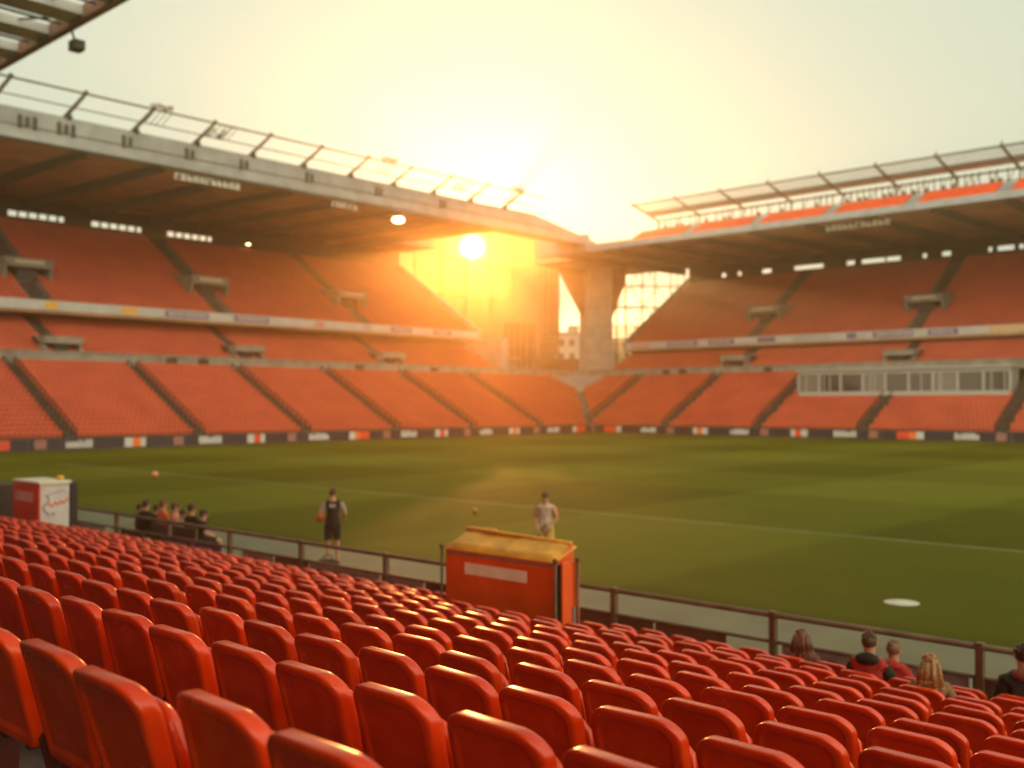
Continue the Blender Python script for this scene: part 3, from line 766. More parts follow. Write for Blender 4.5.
def proj(x, y, z):
    r = .736 * x + .677 * y; f = -.677 * x + .736 * y
    if f < .3: return None
    return 512 + 1021 * r / f, 403.5 - 1021 * (z - CAM_Z) / f, f
PHASE = [.44, .20, .12, .36, .02, .28, .15, .41, .08, .38, .41, .19]
spect = {(10, -4.59): 'a', (11, -4.81): 'b', (11, -5.81): 'c', (9, -3.62): 'd', (11, -3.31): 'e'}
KX = (-11.25, -8.5); SX = (-27.35, -25.3); BX = (-29.6, -28.5)
seats = []
for k in range(ROWS):
    y = row_y(k); x = -36 - (-36 % .5) + PHASE[k]; x = -36 + PHASE[k]
    while x < 6:
        skip = (k >= 10 and (KX[0] - .1 < x < KX[1] + .1 or SX[0] - .1 < x < SX[1] + .1 or BX[0] - .1 < x < BX[1] + .1))
        if not skip:
            p = proj(x, y, row_z(k) + .80)
            if p: seats.append([k, x, y, row_z(k), p])
        x += .5
vis = [s for s in seats if -25 < s[4][0] < 1050 and s[4][1] < 795]
vis.sort(key=lambda s: s[4][2])
occ = []
for (k, x), c in spect.items():
    s = min((q for q in seats if q[0] == k), key=lambda q: abs(q[1] - x)); occ.append((s, c))
occ_ids = {id(s): c for s, c in occ}
near = [s for s in vis if id(s) in occ_ids]
near += [s for s in vis if id(s) not in occ_ids][:300 - len(near)]
near_ids = {id(s) for s in near}
rest = [s for s in seats if id(s) not in near_ids and s[4][0] > -700 and s[4][0] < 2500]
def make_seat(mpan):
    r_ = bpy.data.objects.new('stadium_seat', None); COL.objects.link(r_); r_.empty_display_size = .2
    r_['category'] = 'seat'; r_['group'] = 'orange plastic seats of the near bank'
    for nm, me, lb in (('backrest', BACK, None), ('seat_pan', mpan, None), ('leg', LEG, None), ('hinge_bar', BAR, None)):
        o = bpy.data.objects.new(nm, me); COL.objects.link(o); o.parent = r_
    return r_
def dup(root):
    r_ = root.copy(); COL.objects.link(r_)
    for ch in root.children: c = ch.copy(); COL.objects.link(c); c.parent = r_
    return r_
protoA = protoB = None
rowcount = {}
for s in sorted(near, key=lambda s: (s[0], s[4][0])):
    k = s[0]; i = rowcount.get(k, 0); inframe = 0 <= s[4][0]
    rowcount[k] = i + 1; s.append(i)
rn = random.Random(21)
rowname = ['nearest'] + [ordw(i) + ' nearest' for i in range(1, 12)]
for s in near:
    k, x, y, z, p, i = s
    o_ = id(s) in occ_ids
    if o_:
        o = protoB = make_seat(PAND) if protoB is None else dup(protoB)
    else:
        o = protoA = make_seat(PAN) if protoA is None else dup(protoA)
    o.location = (x + rn.gauss(0, .004), y + rn.gauss(0, .006), z + .001); o.rotation_euler = (rn.gauss(0, R(1.2)), rn.gauss(0, R(.5)), rn.gauss(0, R(1.6)))
    o['label'] = ('occupied orange seat, ' if o_ else 'orange plastic seat, ') + '%s row, %s from its left end in the photo' % (rowname[k], ordw(i))
# the remaining seats join the stuff mesh
def mesh_np(me):
    v = np.empty(len(me.vertices) * 3); me.vertices.foreach_get('co', v)
    return v.reshape(-1, 3), [tuple(p.vertices) for p in me.polygons]
bv, bf = mesh_np(BACK); pv, pf = mesh_np(PAN)
tv = np.vstack([bv, pv]); tf = bf + [tuple(i + len(bv) for i in f) for f in pf]
RV, RF = [], []
for s in rest:
    o = len(RV) * len(tv)
    RV.append(tv + np.array([s[1], s[2], s[3]])); RF += [tuple(i + o for i in f) for f in tf]
nv = np.vstack(FS_V); nf = np.vstack(FS_F)
allv = np.vstack([nv] + RV) if RV else nv
allf = [tuple(f) for f in nf.tolist()] + [tuple(i + len(nv) for i in f) for f in RF]
me = bpy.data.meshes.new('seat_rows'); me.from_pydata(allv.tolist(), [], allf)
me.materials.append(FSEAT); me.materials.append(SEAT)
mi = np.zeros(len(allf), int); mi[len(nf):] = 1; me.polygons.foreach_set('material_index', mi)
me.polygons.foreach_set('use_smooth', mi.astype(bool))
sr = bpy.data.objects.new('seat_rows', me); COL.objects.link(sr)
tag(sr, 'orange plastic seats filling the far stands and farthest near rows', 'seats', 'orange plastic seats in massed rows', 'stuff')

# ------------------------------------------------------------------ pitchside railing
def railing():
    Y = 12.25; root = empty('pitchside_railing', (-12, Y, 0), 0, 'brown pitchside railing running along the front of the near seats', 'railing')
    m = MB(); m.tube((-48, Y, 1.07), (12, Y, 1.07), .04, 10); m.build('top_rail', WOODB, root, smooth=True)
    m = MB(); m.tube((-48, Y, .72), (12, Y, .72), .026, 8); m.build('middle_rail', WOODB, root, smooth=True)
    m = MB(); m.tube((-48, Y, .26), (12, Y, .26), .026, 8); m.build('bottom_rail', WOODB, root, smooth=True)
    x = 11.6
    while x > -48:
        m = MB(); m.box(x - .045, x + .045, Y - .045, Y + .045, -.01, 1.12); m.box(x - .09, x + .09, Y - .09, Y + .09, -.01, .02); m.build('post', WOODB, root, bevel=.008); x -= 2.6
    rn = random.Random(3); x = -40.0
    while x < 10:
        w_ = rn.choice((1.5, 2.2, 1.2)); mt = rn.choice((mat('rail_board_pale', (.42, .36, .36), .5, .1, 3), MATS['rail_board_pale'], VIOLET, mat('rail_board_brown', (.15, .08, .06), .5)))
        m = MB(); m.box(x, x + w_ - .04, Y + .05, Y + .075, .32, .70); b = m.build('board', mt, root)
        if mt is not MATS['rail_board_brown']:
            q = MB(); t = x + .25
            while t < x + w_ - .4: ww = rn.uniform(.08, .16); q.box(t, t + ww, Y + .035, Y + .048, .42, .60); t += ww + .05
            q.build('lettering', WHITE if mt is VIOLET else VIOLET, b)
        x += w_ + rn.choice((0, 0, .8))
railing()

# ------------------------------------------------------------------ kiosks and cabinets
KORANGE = mat('kiosk_orange', (.78, .10, .012), .38, .08, 2.5, bump=.05, coat=.2)
TARP = mat('yellow_cover', (.80, .38, .04), .6, .15, 3, bump=.4, bscale=9)
def kiosk():
    x0, x1, y0, y1, h = -11.0, -8.72, 10.5, 10.92, 1.74
    root = empty('orange_kiosk', ((x0 + x1) / 2, (y0 + y1) / 2, 0), 0, 'orange kiosk box with yellow top standing at the front of the seats', 'kiosk')
    m = MB(); m.prism([(y0, 0), (y1, 0), (y1, h + .17), (y0, h)], x0, x1 - .16); m.build('body', KORANGE, root, bevel=.03)
    m = MB(); m.box(x1 - .155, x1 - .10, y0 + .03, y1 - .05, .02, h - .06); m.build('side_recess', BLACK, root)
    m = MB(); m.box(x1 - .095, x1 - .06, y0 + .05, y1, .02, h - .02); sd_ = m.build('side_door', KORANGE, root, bevel=.015)
    m = MB(); m.box(x1 - .058, x1 - .035, y0 + .25, y0 + .29, .7, 1.1); m.build('door_handle', STEEL_G, sd_)
    # sagging cover with a rolled hem
    n, k = 16, 10; vs = []; fs = []
    rn = random.Random(8)
    for j in range(k + 1):
        for i in range(n + 1):
            u, v = i / n, j / k
            zz = h + .035 + .17 * v + .006 * math.sin(7 * u + 3 * v) + rn.uniform(-.006, .006)
            if j in (0, k) or i in (0, n): zz = h - .03 + .17 * v
            vs.append((x0 - .03 + (x1 - x0 - .10) * u, y0 - .03 + (y1 - y0 + .06) * v, zz))
    for j in range(k):
        for i in range(n): a = j * (n + 1) + i; fs.append((a, a + 1, a + n + 2, a + n + 1))
    m = MB(); m.add(vs, fs); m.build('cover', TARP, root, smooth=True)
    m = MB(); m.tube((x0 + .4, y1 - .02, h + .22), (x1 - .2, y1 - .02, h + .19), .03, 8); m.tube((x0 + .02, y1 + .03, h + .215), (x0 + .62, y1 + .02, h + .225), .035, 8); m.build('rolled_hem', TARP, root, smooth=True)
    for xx, yy in ((x0 - .035, y0 - .035), (x1 - .12, y0 - .03), (x1 - .02, y1 - .10)):
        m = MB(); m.tube((xx, yy, 0), (xx, yy, h - .02), .022, 8); m.ball((xx, yy, h - .0), .04, 8); m.build('corner_post', WOODB, root, smooth=True)
    lb_ = MB(); lb_.box(x0 + .42, x0 + 1.62, y0 - .012, y0 - .002, h - .36, h - .20); lb_.build('label_strip', mat('label_cream', (.92, .86, .72), .45, .06, 5), root)
    m = MB(); m.box(x0 + .02, x1 - .2, y0 - .012, y0 - .002, h - .10, h - .06); m.build('trim', mat('trim_grey', (.30, .20, .15), .5), root)
kiosk()
def red_kiosk():
    x0, x1, y0, y1, h = -27.0, -25.45, 10.6, 11.35, 1.86
    root = empty('white_kiosk', ((x0 + x1) / 2, (y0 + y1) / 2, 0), 0, 'white and red kiosk box with cream top near the left edge', 'kiosk')
    m = MB(); m.box(x0, x1 - .03, y0 + .03, y1, 0, h); m.build('body', mat('kiosk_white', (.62, .60, .62), .5, .06, 2), root, bevel=.02)
    m = MB(); m.box(x0, x1 - .02, y0 - .01, y0 + .025, 0, h - .05); m.build('red_front', RED, root)
    m = MB(); m.box(x0 - .03, x1 + .03, y0 - .04, y1 + .03, h + .002, h + .07); m.build('top', mat('kiosk_top', (.78, .74, .64), .5, .06, 3), root, bevel=.02)
    m = MB(); m.box(x0 + .16, x1 - .35, y0 - .022, y0 - .012, h - .45, h - .22); m.build('label_strip', mat('label_pale', (.66, .52, .52), .4), root)
    m = MB(); m.box(x1 - .25, x1 - .0, y1 + .03, y1 + .20, 0, h + .02); m.build('side_post', BLACK, root, bevel=.02)
    m = MB(); m.ball((x1 - .35, y1 - .1, h + .12), .10, 8, (1.3, 1, .7)); m.build('beacon', YELLOW, root, smooth=True)
    # handwriting-like scrawl on the white side
    def stroke(pts, mt, r=.016):
        m = MB()
        for a, b in zip(pts, pts[1:]): m.tube((x1 - .022, *a), (x1 - .022, *b), r, 6)
        m.build('scrawl', mt, root)
    Z = h - .5
    sc = []
    for i in range(26):
        t = i / 25; sc.append((y0 + .22 + .5 * t, Z + .05 * math.sin(t * 22) + .10 * t - .03))
    stroke(sc, ORANGE)
    stroke([(y0 + .17 + .07 * math.sin(t * .7) , Z + .22 - t * .045) for t in range(12)], VIOLET, .014)
    stroke([(y0 + .15 + .5 * t / 10, h - .18 - .12 * (1 - t / 10) ** 2) for t in range(11)], mat('scrawl_grey', (.35, .33, .4), .5), .013)
    stroke([(y0 + .35 + .04 * math.sin(t), Z - .26 + .02 * math.cos(2.3 * t) + .004 * t) for t in range(12)], MATS['scrawl_grey'], .01)
red_kiosk()
def cabinet():
    x0, x1, y0, y1, h = -29.6, -28.45, 10.6, 11.3, 1.7
    root = empty('dark_cabinet', ((x0 + x1) / 2, (y0 + y1) / 2, 0), 0, 'dark brown cabinet cut off by the left edge of the view', 'cabinet')
    m = MB(); m.box(x0, x1, y0, y1, 0, h); m.build('body', mat('cabinet_brown', (.04, .02, .018), .5), root, bevel=.03)
    m = MB(); m.box(x0 + .1, x1 - .1, y0 - .02, y0 - .003, .2, h - .15); d_ = m.build('door', mat('cabinet_door', (.06, .025, .02), .45), root)
    m = MB(); m.box(x0 + .18, x0 + .22, y0 - .05, y0 - .022, .8, 1.05); m.build('handle', STEEL_G, d_)
cabinet()

# ------------------------------------------------------------------ people
def skin_mesh(pts, edges, rad, mt, name, parent, sub=2, extra=None):
    me = bpy.data.meshes.new(name); me.from_pydata(pts, edges, [])
    o = bpy.data.objects.new(name + '_tmp', me); COL.objects.link(o)
    sk = o.modifiers.new('s', 'SKIN'); sk.use_smooth_shade = True
    sb = o.modifiers.new('d', 'SUBSURF'); sb.levels = sub; sb.render_levels = sub
    for i, v in enumerate(me.skin_vertices[0].data):
        r_ = rad[i]; v.radius = r_ if isinstance(r_, tuple) else (r_, r_); v.use_root = (i == 0)
    dg = bpy.context.evaluated_depsgraph_get(); ev = o.evaluated_get(dg)
    nm = bpy.data.meshes.new_from_object(ev); bpy.data.objects.remove(o)
    if extra:
        bm = bmesh.new(); bm.from_mesh(nm)
        for c, r_, sc in extra:
            q = bmesh.ops.create_uvsphere(bm, u_segments=8, v_segments=6, radius=r_, matrix=Matrix.Translation(c) @ Matrix.Diagonal((*sc, 1)))
        bm.to_mesh(nm); bm.free()
    nm.materials.clear(); nm.materials.append(mt)
    nm.polygons.foreach_set('use_smooth', [True] * len(nm.polygons))
    r2 = bpy.data.objects.new(name, nm); COL.objects.link(r2); r2.parent = parent
    return r2
def person(loc, rz, label, top, bottom, hair, pose='stand', sc=1.0, long_hair=False, sleeve=None, hands=True, armsL=None, armsR=None, hood=None, shoe=BLACK, group=None, turn=0, short=True, legc=None):
    root = empty('person', loc, rz, label, 'person', group); root.scale = (sc, sc, sc)
    sit = pose == 'sit'
    P = {}
    dz = -.49 if sit else 0
    P['pel'] = (0, 0, .96 + dz); P['sp'] = (0, .0 if not sit else -.03, 1.14 + dz); P['ch'] = (0, .01, 1.34 + dz); P['nk'] = (0, 0.0, 1.50 + dz); P['nk2'] = (0, .01, 1.56 + dz)
    P['hd'] = (0, .025, 1.65 + dz); P['ht'] = (0, .015, 1.735 + dz)
    for s, n in ((-1, 'L'), (1, 'R')):
        P['sh' + n] = (s * .175, 0, 1.43 + dz)
        a = armsL if n == 'L' else armsR
        a = a or ((s * .25, -.02, 1.16 + dz), (s * .24, .08, .93 + dz)) if not sit else (a or ((s * .24, .06, 1.18 + dz), (s * .12, .30, 1.08 + dz)))
        P['el' + n], P['wr' + n] = a
        P['hp' + n] = (s * .09, 0, .90 + dz)
        if sit: P['kn' + n] = (s * .11, .43, .50); P['an' + n] = (s * .11, .42, .09); P['to' + n] = (s * .12, .58, .035)
        else: P['kn' + n] = (s * .105, .02, .50); P['an' + n] = (s * .11, -.02, .09); P['to' + n] = (s * .13, .13, .03)
    order = ['pel', 'sp', 'ch', 'nk', 'nk2', 'hd', 'ht'] + [k + n for n in 'LR' for k in ('sh', 'el', 'wr', 'hp', 'kn', 'an', 'to')]
    idx = {k: i for i, k in enumerate(order)}
    E = [('pel', 'sp'), ('sp', 'ch'), ('ch', 'nk'), ('nk', 'nk2'), ('nk2', 'hd'), ('hd', 'ht')]
    for n in 'LR': E += [('ch', 'sh' + n), ('sh' + n, 'el' + n), ('el' + n, 'wr' + n), ('pel', 'hp' + n), ('hp' + n, 'kn' + n), ('kn' + n, 'an' + n), ('an' + n, 'to' + n)]
    rad = {'pel': (.15, .11), 'sp': (.135, .10), 'ch': (.155, .11), 'nk': .068, 'nk2': .060, 'hd': (.078, .098), 'ht': (.066, .08)}
    for n in 'LR': rad.update({'sh' + n: .062, 'el' + n: .043, 'wr' + n: .028, 'hp' + n: .09, 'kn' + n: .058, 'an' + n: .038, 'to' + n: (.035, .025)})
    pts = [P[k] for k in order]; ed = [(idx[a], idx[b]) for a, b in E]; rr = [rad[k] for k in order]
    hx, hy, hz = P['hd']
    extra = [((0, hy + .10, hz - .005), .018, (.8, 1, 1.3)), ((.078, hy, hz), .025, (.45, .8, 1.2)), ((-.078, hy, hz), .025, (.45, .8, 1.2)),
             ((0, hy + .088, hz - .05), .024, (1.1, .4, .35))]
    if hands:
        for n in 'LR':
            w = Vector(P['wr' + n]); e = Vector(P['el' + n]); d = (w - e).normalized()
            sx = d.cross(Vector((0, 0, 1))); sx = sx.normalized() if sx.length > .2 else Vector((0, 1, 0)); up = d.cross(sx).normalized()
            base = idx['wr' + n]; palm = w + d * .075
            pi = len(pts); pts.append(tuple(palm)); rr.append((.036, .016)); ed.append((base, pi))
            for j in range(4):
                off = (j - 1.5) * .019; ln_ = (.062, .075, .07, .055)[j]
                p1 = palm + sx * off + d * .02; p2 = p1 + d * ln_ * .5 + up * .008; p3 = p2 + d * ln_ * .45 + up * .022
                i1 = len(pts); pts += [tuple(p1), tuple(p2), tuple(p3)]; rr += [.0085, .008, .0065]; ed += [(pi, i1), (i1, i1 + 1), (i1 + 1, i1 + 2)]
            t1 = w + d * .03 + sx * .03; t2 = t1 + d * .035 + sx * .022 + up * .01
            i1 = len(pts); pts += [tuple(t1), tuple(t2)]; rr += [.010, .008]; ed += [(base, i1), (i1, i1 + 1)]
    bod = skin_mesh(pts, ed, rr, SKIN, 'body', root, 2, extra)
    eyes = LMB()
    for s in (-1, 1): eyes.ball((s * .032, hy + .093, hz + .018), .011, 8)
    eyes.build('eyes', BLACK, root, smooth=True)
    bv_ = bod.data.vertices; segs = [(idx[p], idx[q]) for p, q in E]; nm_ = [(p, q) for p, q in E]
    PV = [Vector(p) for p in pts]; RR = [(r_ if isinstance(r_, float) else (r_[0] + r_[1]) / 2) for r_ in rr]
    def bone_of(c):
        best = None
        for (i_, j_), (p, q) in zip(segs, nm_):
            A, B = PV[i_], PV[j_]; ab = B - A; t_ = max(0, min(1, (c - A).dot(ab) / ab.length_squared))
            d_ = (c - A - ab * t_).length / (RR[i_] * (1 - t_) + RR[j_] * t_)
            if best is None or d_ < best[0]: best = (d_, p, q, t_)
        return best[1:]
    WR = [Vector(P['wrL']), Vector(P['wrR'])]
    cls = []
    for f in bod.data.polygons:
        c = sum((bv_[k].co for k in f.vertices), Vector()) / len(f.vertices); hit = bone_of(c)
        wn = min((0, 1), key=lambda i: (c - WR[i]).length)
        if hands and (c - WR[wn]).length < .16 and (c - WR[wn]).dot(WR[wn] - Vector(P['el' + 'LR'[wn]])) > -.001: hit = ('hand', 'hand', 0)
        cls.append(hit)
    rnc = random.Random(int(abs(loc[0]) * 37 + abs(loc[1]) * 11))
    def cloth(name, mt, off, test):
        fs_ = [f for f, c in zip(bod.data.polygons, cls) if test(*c)]
        if not fs_: return
        used = sorted({k for f in fs_ for k in f.vertices}); mp = {k: i for i, k in enumerate(used)}
        ph = rnc.uniform(0, 6)
        def fold(co): return .006 * math.sin(co.z * 55 + co.x * 23 + ph) + .005 * math.sin(co.x * 47 + co.y * 31 + ph)
        q = LMB(); outer = [tuple(bv_[k].co + bv_[k].normal * (off + fold(bv_[k].co))) for k in used]
        q.add(outer, [tuple(mp[k] for k in f.vertices) for f in fs_]); q.build(name, mt, root, smooth=True)
    arm = lambda p, q, n_: (p, q) == ('sh' + n_, 'el' + n_) or (p, q) == ('el' + n_, 'wr' + n_)
    TOR = {('pel', 'sp'), ('sp', 'ch'), ('ch', 'shL'), ('ch', 'shR')}
    cloth('shirt', top, .016, lambda p, q, t: (p, q) in TOR or ((p, q) == ('ch', 'nk') and t < .93) or ((p, q) == ('pel', 'sp') and t > .05))
    for n in 'LR':
        cloth('sleeve', sleeve or top, .018, lambda p, q, t, n=n: (p == 'sh' + n and (t < .72 or not short)) or (p == 'el' + n and not short and t < .88))
    if short: cloth('shorts', bottom, .028, lambda p, q, t: q[:2] == 'hp' or (p[:2] == 'hp' and t < .80))
    else: cloth('trousers', bottom, .020, lambda p, q, t: q[:2] == 'hp' or p[:2] == 'hp' or (p[:2] == 'kn' and t < .9))
    # shoes
    for n in 'LR':
        x, y, z = P['an' + n]; q = LMB(); q.ball((x * 1.08, y + .07, .045), .06, 10, (.8, 2.3, .72)); q.build('shoe', shoe, root, smooth=True)
    # hair: cap of tufts over the skull
    hr = LMB(); q = random.Random(int(abs(loc[0]) * 100))
    hr.ball((0, hy - .016, hz + .03), .094, 12, (.92, 1.1, 1.05))
    for i in range(22):
        a = q.uniform(0, 6.28); t = q.uniform(.1, 1.25)
        dx, dy, dzz = math.sin(t) * math.cos(a), math.sin(t) * math.sin(a), math.cos(t)
        if dy > .5 and dzz < .5: continue
        hr.ball((dx * .078, hy - .018 + dy * .09, hz + .035 + dzz * .084), q.uniform(.018, .03), 6)
    if long_hair:
        for i in range(34):
            a = q.uniform(math.pi * 1.0, math.pi * 2.0); rr_ = q.uniform(.07, .11); x = math.cos(a) * rr_; y = hy + math.sin(a) * rr_ * .9 - .01
            l_ = q.uniform(.22, .36); hr.tube((x * .9, y, hz + .05), (x * 1.45, y - .02, hz - l_ * .6), .026, 6, r2=.03); hr.tube((x * 1.45, y - .02, hz - l_ * .6), (x * 1.5, y - .01, hz - l_), .03, 6, r2=.008)
    hr.build('hair', hair, root, smooth=True)
    if hood:
        q = LMB(); q.ball((0, -.075, 1.49 + dz), .12, 12, (1.15, .75, .6)); q.build('hood', hood, root, smooth=True)
    return root
FAB = lambda n, c: mat(n, c, .85, .12, 14, bump=.15)
HAIR_B = mat('brown_hair', (.075, .035, .018), .5, .25, 30); HAIR_D = mat('dark_hair', (.025, .014, .010), .5, .25, 30); HAIR_Y = mat('blond_hair', (.36, .20, .075), .45, .25, 30)
# trainer beyond the rail, back to camera, ball under the left arm
DK = FAB('dark_kit', (.012, .007, .010)); GR = FAB('grey_sleeve', (.30, .26, .27))
tr = person((-19.7, 15.1, 0), R(50), 'man in dark vest and shorts beyond the railing, holding a ball', DK, DK, HAIR_B, sleeve=GR, armsL=((-.30, -.05, 1.19), (-.20, .13, 1.06)), armsR=((.29, -.03, 1.20), (.25, .14, 1.06)), sc=1.03)
q = LMB(); q.box(-.07, .07, -.178, -.150, 1.34, 1.42); q.build('back_badge', FAB('badge_grey', (.34, .32, .40)), tr)
bo = MB(); bo.ball((0, 0, 0), .115, 16); b_ = bo.build('ball', mat('ball_orange', (.62, .09, .03), .5, .15, 9), None, smooth=True)
b_.location = (Vector((-19.7, 15.1, 0)) + Matrix.Rotation(R(50), 3, 'Z') @ Vector((-.295, .06, 1.13))); tag(b_, 'orange ball held under the arm of the man in dark kit', 'ball')
person((-15.4, 17.9, 0), R(200), 'man in pale top and yellow shorts standing behind the orange kiosk', FAB('peach_shirt', (.66, .50, .42)), FAB('yellow_shorts', (.62, .42, .10)), HAIR_B, sleeve=FAB('peach_sleeve', (.58, .26, .16)), sc=1.02, armsL=((-.27, .0, 1.18), (-.14, .16, 1.02)), armsR=((.27, 0, 1.18), (.13, .17, 1.00)))
# kit bag by the trainer's feet
bg_ = empty('kit_bag', (-19.25, 14.6, 0), R(30), 'black kit bag on the path at the feet of the man in dark kit', 'bag')
q = LMB(); q.tube((-.2, 0, .12), (.2, 0, .12), .12, 12); q.build('body', FAB('bag_black', (.03, .02, .02)), bg_, bevel=.03, smooth=True)
q = LMB()
for a in range(8):
    t0, t1 = math.pi * a / 8, math.pi * (a + 1) / 8
    q.tube((.12 * math.cos(t0), .02, .22 + .12 * math.sin(t0)), (.12 * math.cos(t1), .02, .22 + .12 * math.sin(t1)), .012)
q.build('handle', BLACK, bg_)
# spectators in the near rows, seen from behind
spec = {c: s for s, c in occ}
def sit_at(c, **kw):
    s = spec[c]; return (s[1] + (.12 if c == 'b' else 0), s[2] + .20, s[3])
RC = FAB('red_coat', (.40, .025, .02)); DJ = FAB('dark_jacket', (.014, .009, .009)); BRN = FAB('brown_coat', (.16, .07, .05))
JN = FAB('dark_jeans', (.03, .03, .045))
person(sit_at('a'), R(8), 'seated spectator with short brown hair and red and black hooded coat', RC, JN, HAIR_B, 'sit', .95, sleeve=DJ, hands=False, hood=DJ, short=False)
person(sit_at('b'), R(-4), 'seated child with fair short hair in a red coat', RC, JN, mat('light_brown_hair', (.17, .085, .04), .5, .25, 30), 'sit', .90, sleeve=RC, hands=False, hood=RC, short=False)
person(sit_at('c'), R(14), 'seated spectator with long brown hair by the middle of the railing', BRN, JN, mat('auburn_hair', (.15, .06, .03), .5, .25, 30), 'sit', .87, long_hair=True, hands=False, short=False)
person(sit_at('d'), R(20), 'seated spectator with long blond hair, nearest of the group', FAB('fawn_coat', (.24, .14, .08)), JN, HAIR_Y, 'sit', .86, long_hair=True, hands=False, short=False)
person(sit_at('e'), R(30), 'seated spectator in black jacket at the right edge of the view', DJ, JN, HAIR_D, 'sit', 1.04, sleeve=DJ, hands=False, short=False, hood=mat('dull_red', (.2, .05, .04), .8))
# substitutes' bench beyond the railing
bn = empty('team_bench', (-24.3, 13.35, 0), 0, 'low dark bench with back panel just beyond the railing on the left', 'bench')
m = MB(); m.box(-26.2, -22.4, 13.2, 13.65, .40, .46); m.build('seat', BLACK, bn)
m = MB(); m.box(-24.6, -22.45, 13.08, 13.14, .15, .80); m.build('back_panel', mat('bench_brown', (.10, .045, .03), .6), bn)
for xx in (-26.0, -24.4, -22.7): m = MB(); m.box(xx, xx + .07, 13.2, 13.6, -.01, .40); m.build('leg', STEEL_D, bn)
cols = [(FAB('maroon_top', (.16, .03, .03)), HAIR_D, 'maroon top', 'leftmost'), (DJ, HAIR_D, 'black jacket', 'second from the left'), (DK, HAIR_B, 'dark kit', 'third from the left'),
        (FAB('orange_top', (.72, .12, .04)), MATS['auburn_hair'], 'bright orange top', 'fourth from the left'), (FAB('salmon_top', (.66, .22, .15)), HAIR_B, 'salmon top', 'fifth from the left'),
        (FAB('white_top', (.60, .52, .50)), HAIR_B, 'white top', 'third from the right'), (DK, HAIR_D, 'dark kit', 'second from the right'), (DJ, HAIR_D, 'black coat', 'rightmost')]
for i, (tm, hm, nm, where) in enumerate(cols):
    X = -25.95 + i * .46
    person((X + (.05, -.06, .03, -.08, .06, 0, -.05, .04)[i], 13.42, 0), R((-25, 14, 40, -8, -35, 20, 5, -30)[i]), 'person in %s seated on the team bench, %s' % (nm, where), tm, DK, hm, 'sit', (.90, 1.0, .94, 1.06, 1.03, .92, 1.04, .96)[i], hands=False, short=bool(i % 2), group='people on the team bench')

# ------------------------------------------------------------------ small things on the pitch
m = MB(); n = 20
prof = [(.0, .05), (.20, .03), (.24, .016), (.30, .010), (.33, .003)]
vs = [(r * math.cos(2 * math.pi * i / n), r * math.sin(2 * math.pi * i / n), z) for r, z in prof[1:] for i in range(n)] + [(0, 0, .05)]
fs = [(j * n + i, j * n + (i + 1) % n, (j + 1) * n + (i + 1) % n, (j + 1) * n + i) for j in range(3) for i in range(n)] + [(4 * n, (i + 1) % n, i) for i in range(n)]
m.add(vs, fs); o = m.build('ground_marker', mat('marker_white', (.48, .46, .42), .7), None, smooth=True)
o.location = (19.8 * (.736 * .3803 - .677), 19.8 * (.736 + .677 * .3803), .002); tag(o, 'flat white disc marker lying on the grass at the right', 'marker')
def ball(px, f, r, label, mt):
    u = (px - 512) / 1021; m = MB(); m.ball((0, 0, 0), r, 14); o = m.build('ball', mt, None, smooth=True)
    o.location = (f * (.736 * u - .677), f * (.736 + .677 * u), r); tag(o, label, 'ball')
ball(156, 53, .17, 'small pink ball lying far out on the left of the pitch', mat('ball_pink', (.75, .25, .17), .5))
ball(475, 36, .09, 'small dull ball on the pitch behind the orange kiosk', mat('ball_dull', (.40, .20, .10), .6))

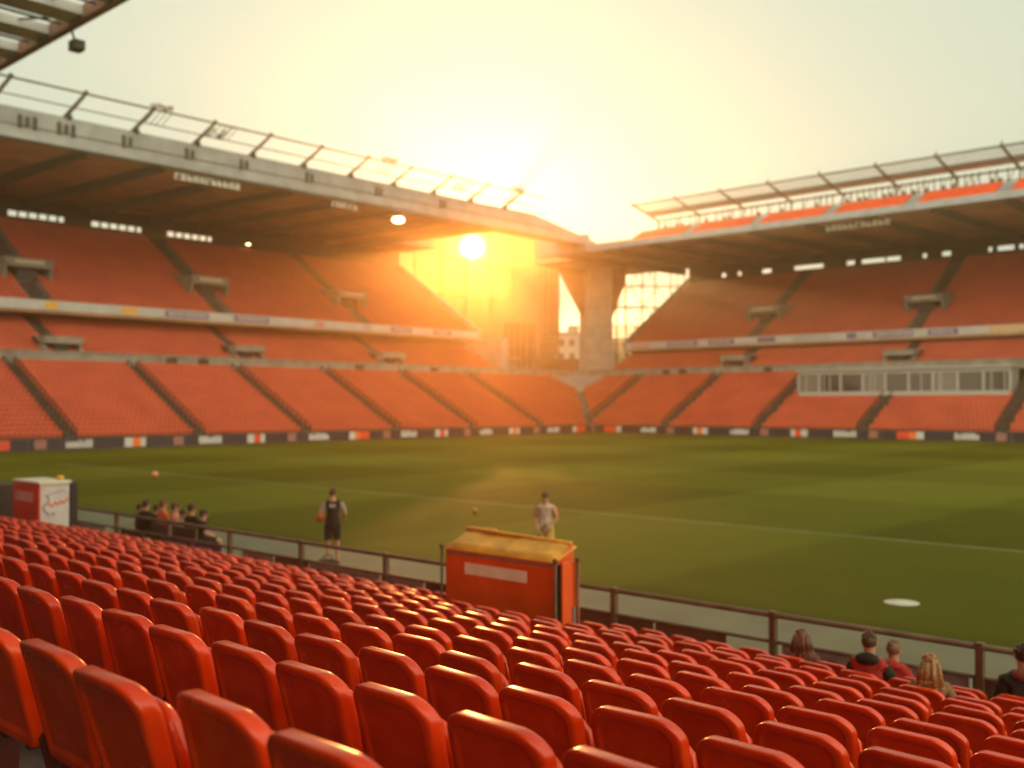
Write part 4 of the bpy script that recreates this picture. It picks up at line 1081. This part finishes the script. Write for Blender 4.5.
# ------------------------------------------------------------------ roof of the near stand (its front corner shows at top left)
def near_roof():
    Y1, zr = 17.4, CAM_Z + 14.4
    root = empty('near_stand_roof', (-30, -12, 0), 0, 'open steel roof of the near stand, its edge beam crossing the top left', 'roof')
    m = MB(); m.box(-75, 12, Y1 - .35, Y1, zr, zr + .55); m.build('edge_beam', mat('edge_brown', (.17, .075, .045), .6, .12, 1), root, bevel=.02)
    x = -74.1; rn = random.Random(6)
    while x < 12:
        m = MB(); m.box(x, x + 1.25, 3, Y1 - .36, zr + .12, zr + .5); rf = m.build('rafter', mat('rafter_grey', (.42, .44, .47), .5, .1, 1), root)
        x += 2.95
    m = MB(); x = -74
    while x < 12:
        for j in range(12):
            y = 3.2 + j * 1.15; m.tube((x + 1.25, y, zr + .35), (x + 2.95, y + rn.choice((0, 1.1, .6)), zr + .35), .05)
        m.tube((x + 2.1, 3, zr + .3), (x + 2.1, Y1 - .36, zr + .3), .06)
        x += 2.95
    m.build('lattice', STEEL_D, root)
    m = MB(); m.box(-75, 12, -14, 3.0, zr + .1, zr + .55); m.build('solid_roof', SOFFIT, root)
    m = MB(); m.box(-75, 12, -14.5, -14.0, -.03, zr + .1); m.build('back_wall', CONC_D, root)
    for x in (-60, -40, -20, 0): m = MB(); m.box(x - .4, x + .4, -13.9, -13.1, -.03, zr + .09); m.build('column', CONC, root)
    # small floodlight hung at the edge
    fx = -39.0; rt = empty('edge_floodlight', (fx, Y1, zr - .1), 0, 'small floodlight hanging from the brown edge beam at top left', 'floodlight')
    m = MB(); m.box(fx - .3, fx + .25, Y1 - .1, Y1 + .35, zr - .75, zr - .35); m.build('housing', STEEL_D, rt, bevel=.04)
    m = MB(); m.tube((fx, Y1 - .1, zr), (fx, Y1 + .05, zr - .4), .05); m.build('bracket', STEEL_D, rt)
near_roof()

# ------------------------------------------------------------------ haze
HAZE_D = .0014
hz_ = MB(); hz_.box(-329, 129, -59, 329, -1.2, 35.6)
hm = bpy.data.materials.new('haze'); hm.use_nodes = True; t = hm.node_tree; t.nodes.clear()
o_ = t.nodes.new('ShaderNodeOutputMaterial'); pv_ = t.nodes.new('ShaderNodeVolumePrincipled')
pv_.inputs['Color'].default_value = (1, .80, .45, 1); pv_.inputs['Density'].default_value = HAZE_D; pv_.inputs['Anisotropy'].default_value = .88
t.links.new(pv_.outputs[0], o_.inputs['Volume'])
h_ = hz_.build('haze', hm); tag(h_, 'warm evening haze filling the stadium air', 'haze', None, 'stuff')
for o in list(bpy.data.objects):
    if o.type == 'MESH' and o.name.startswith('leg') and not o.users_collection: bpy.data.objects.remove(o)
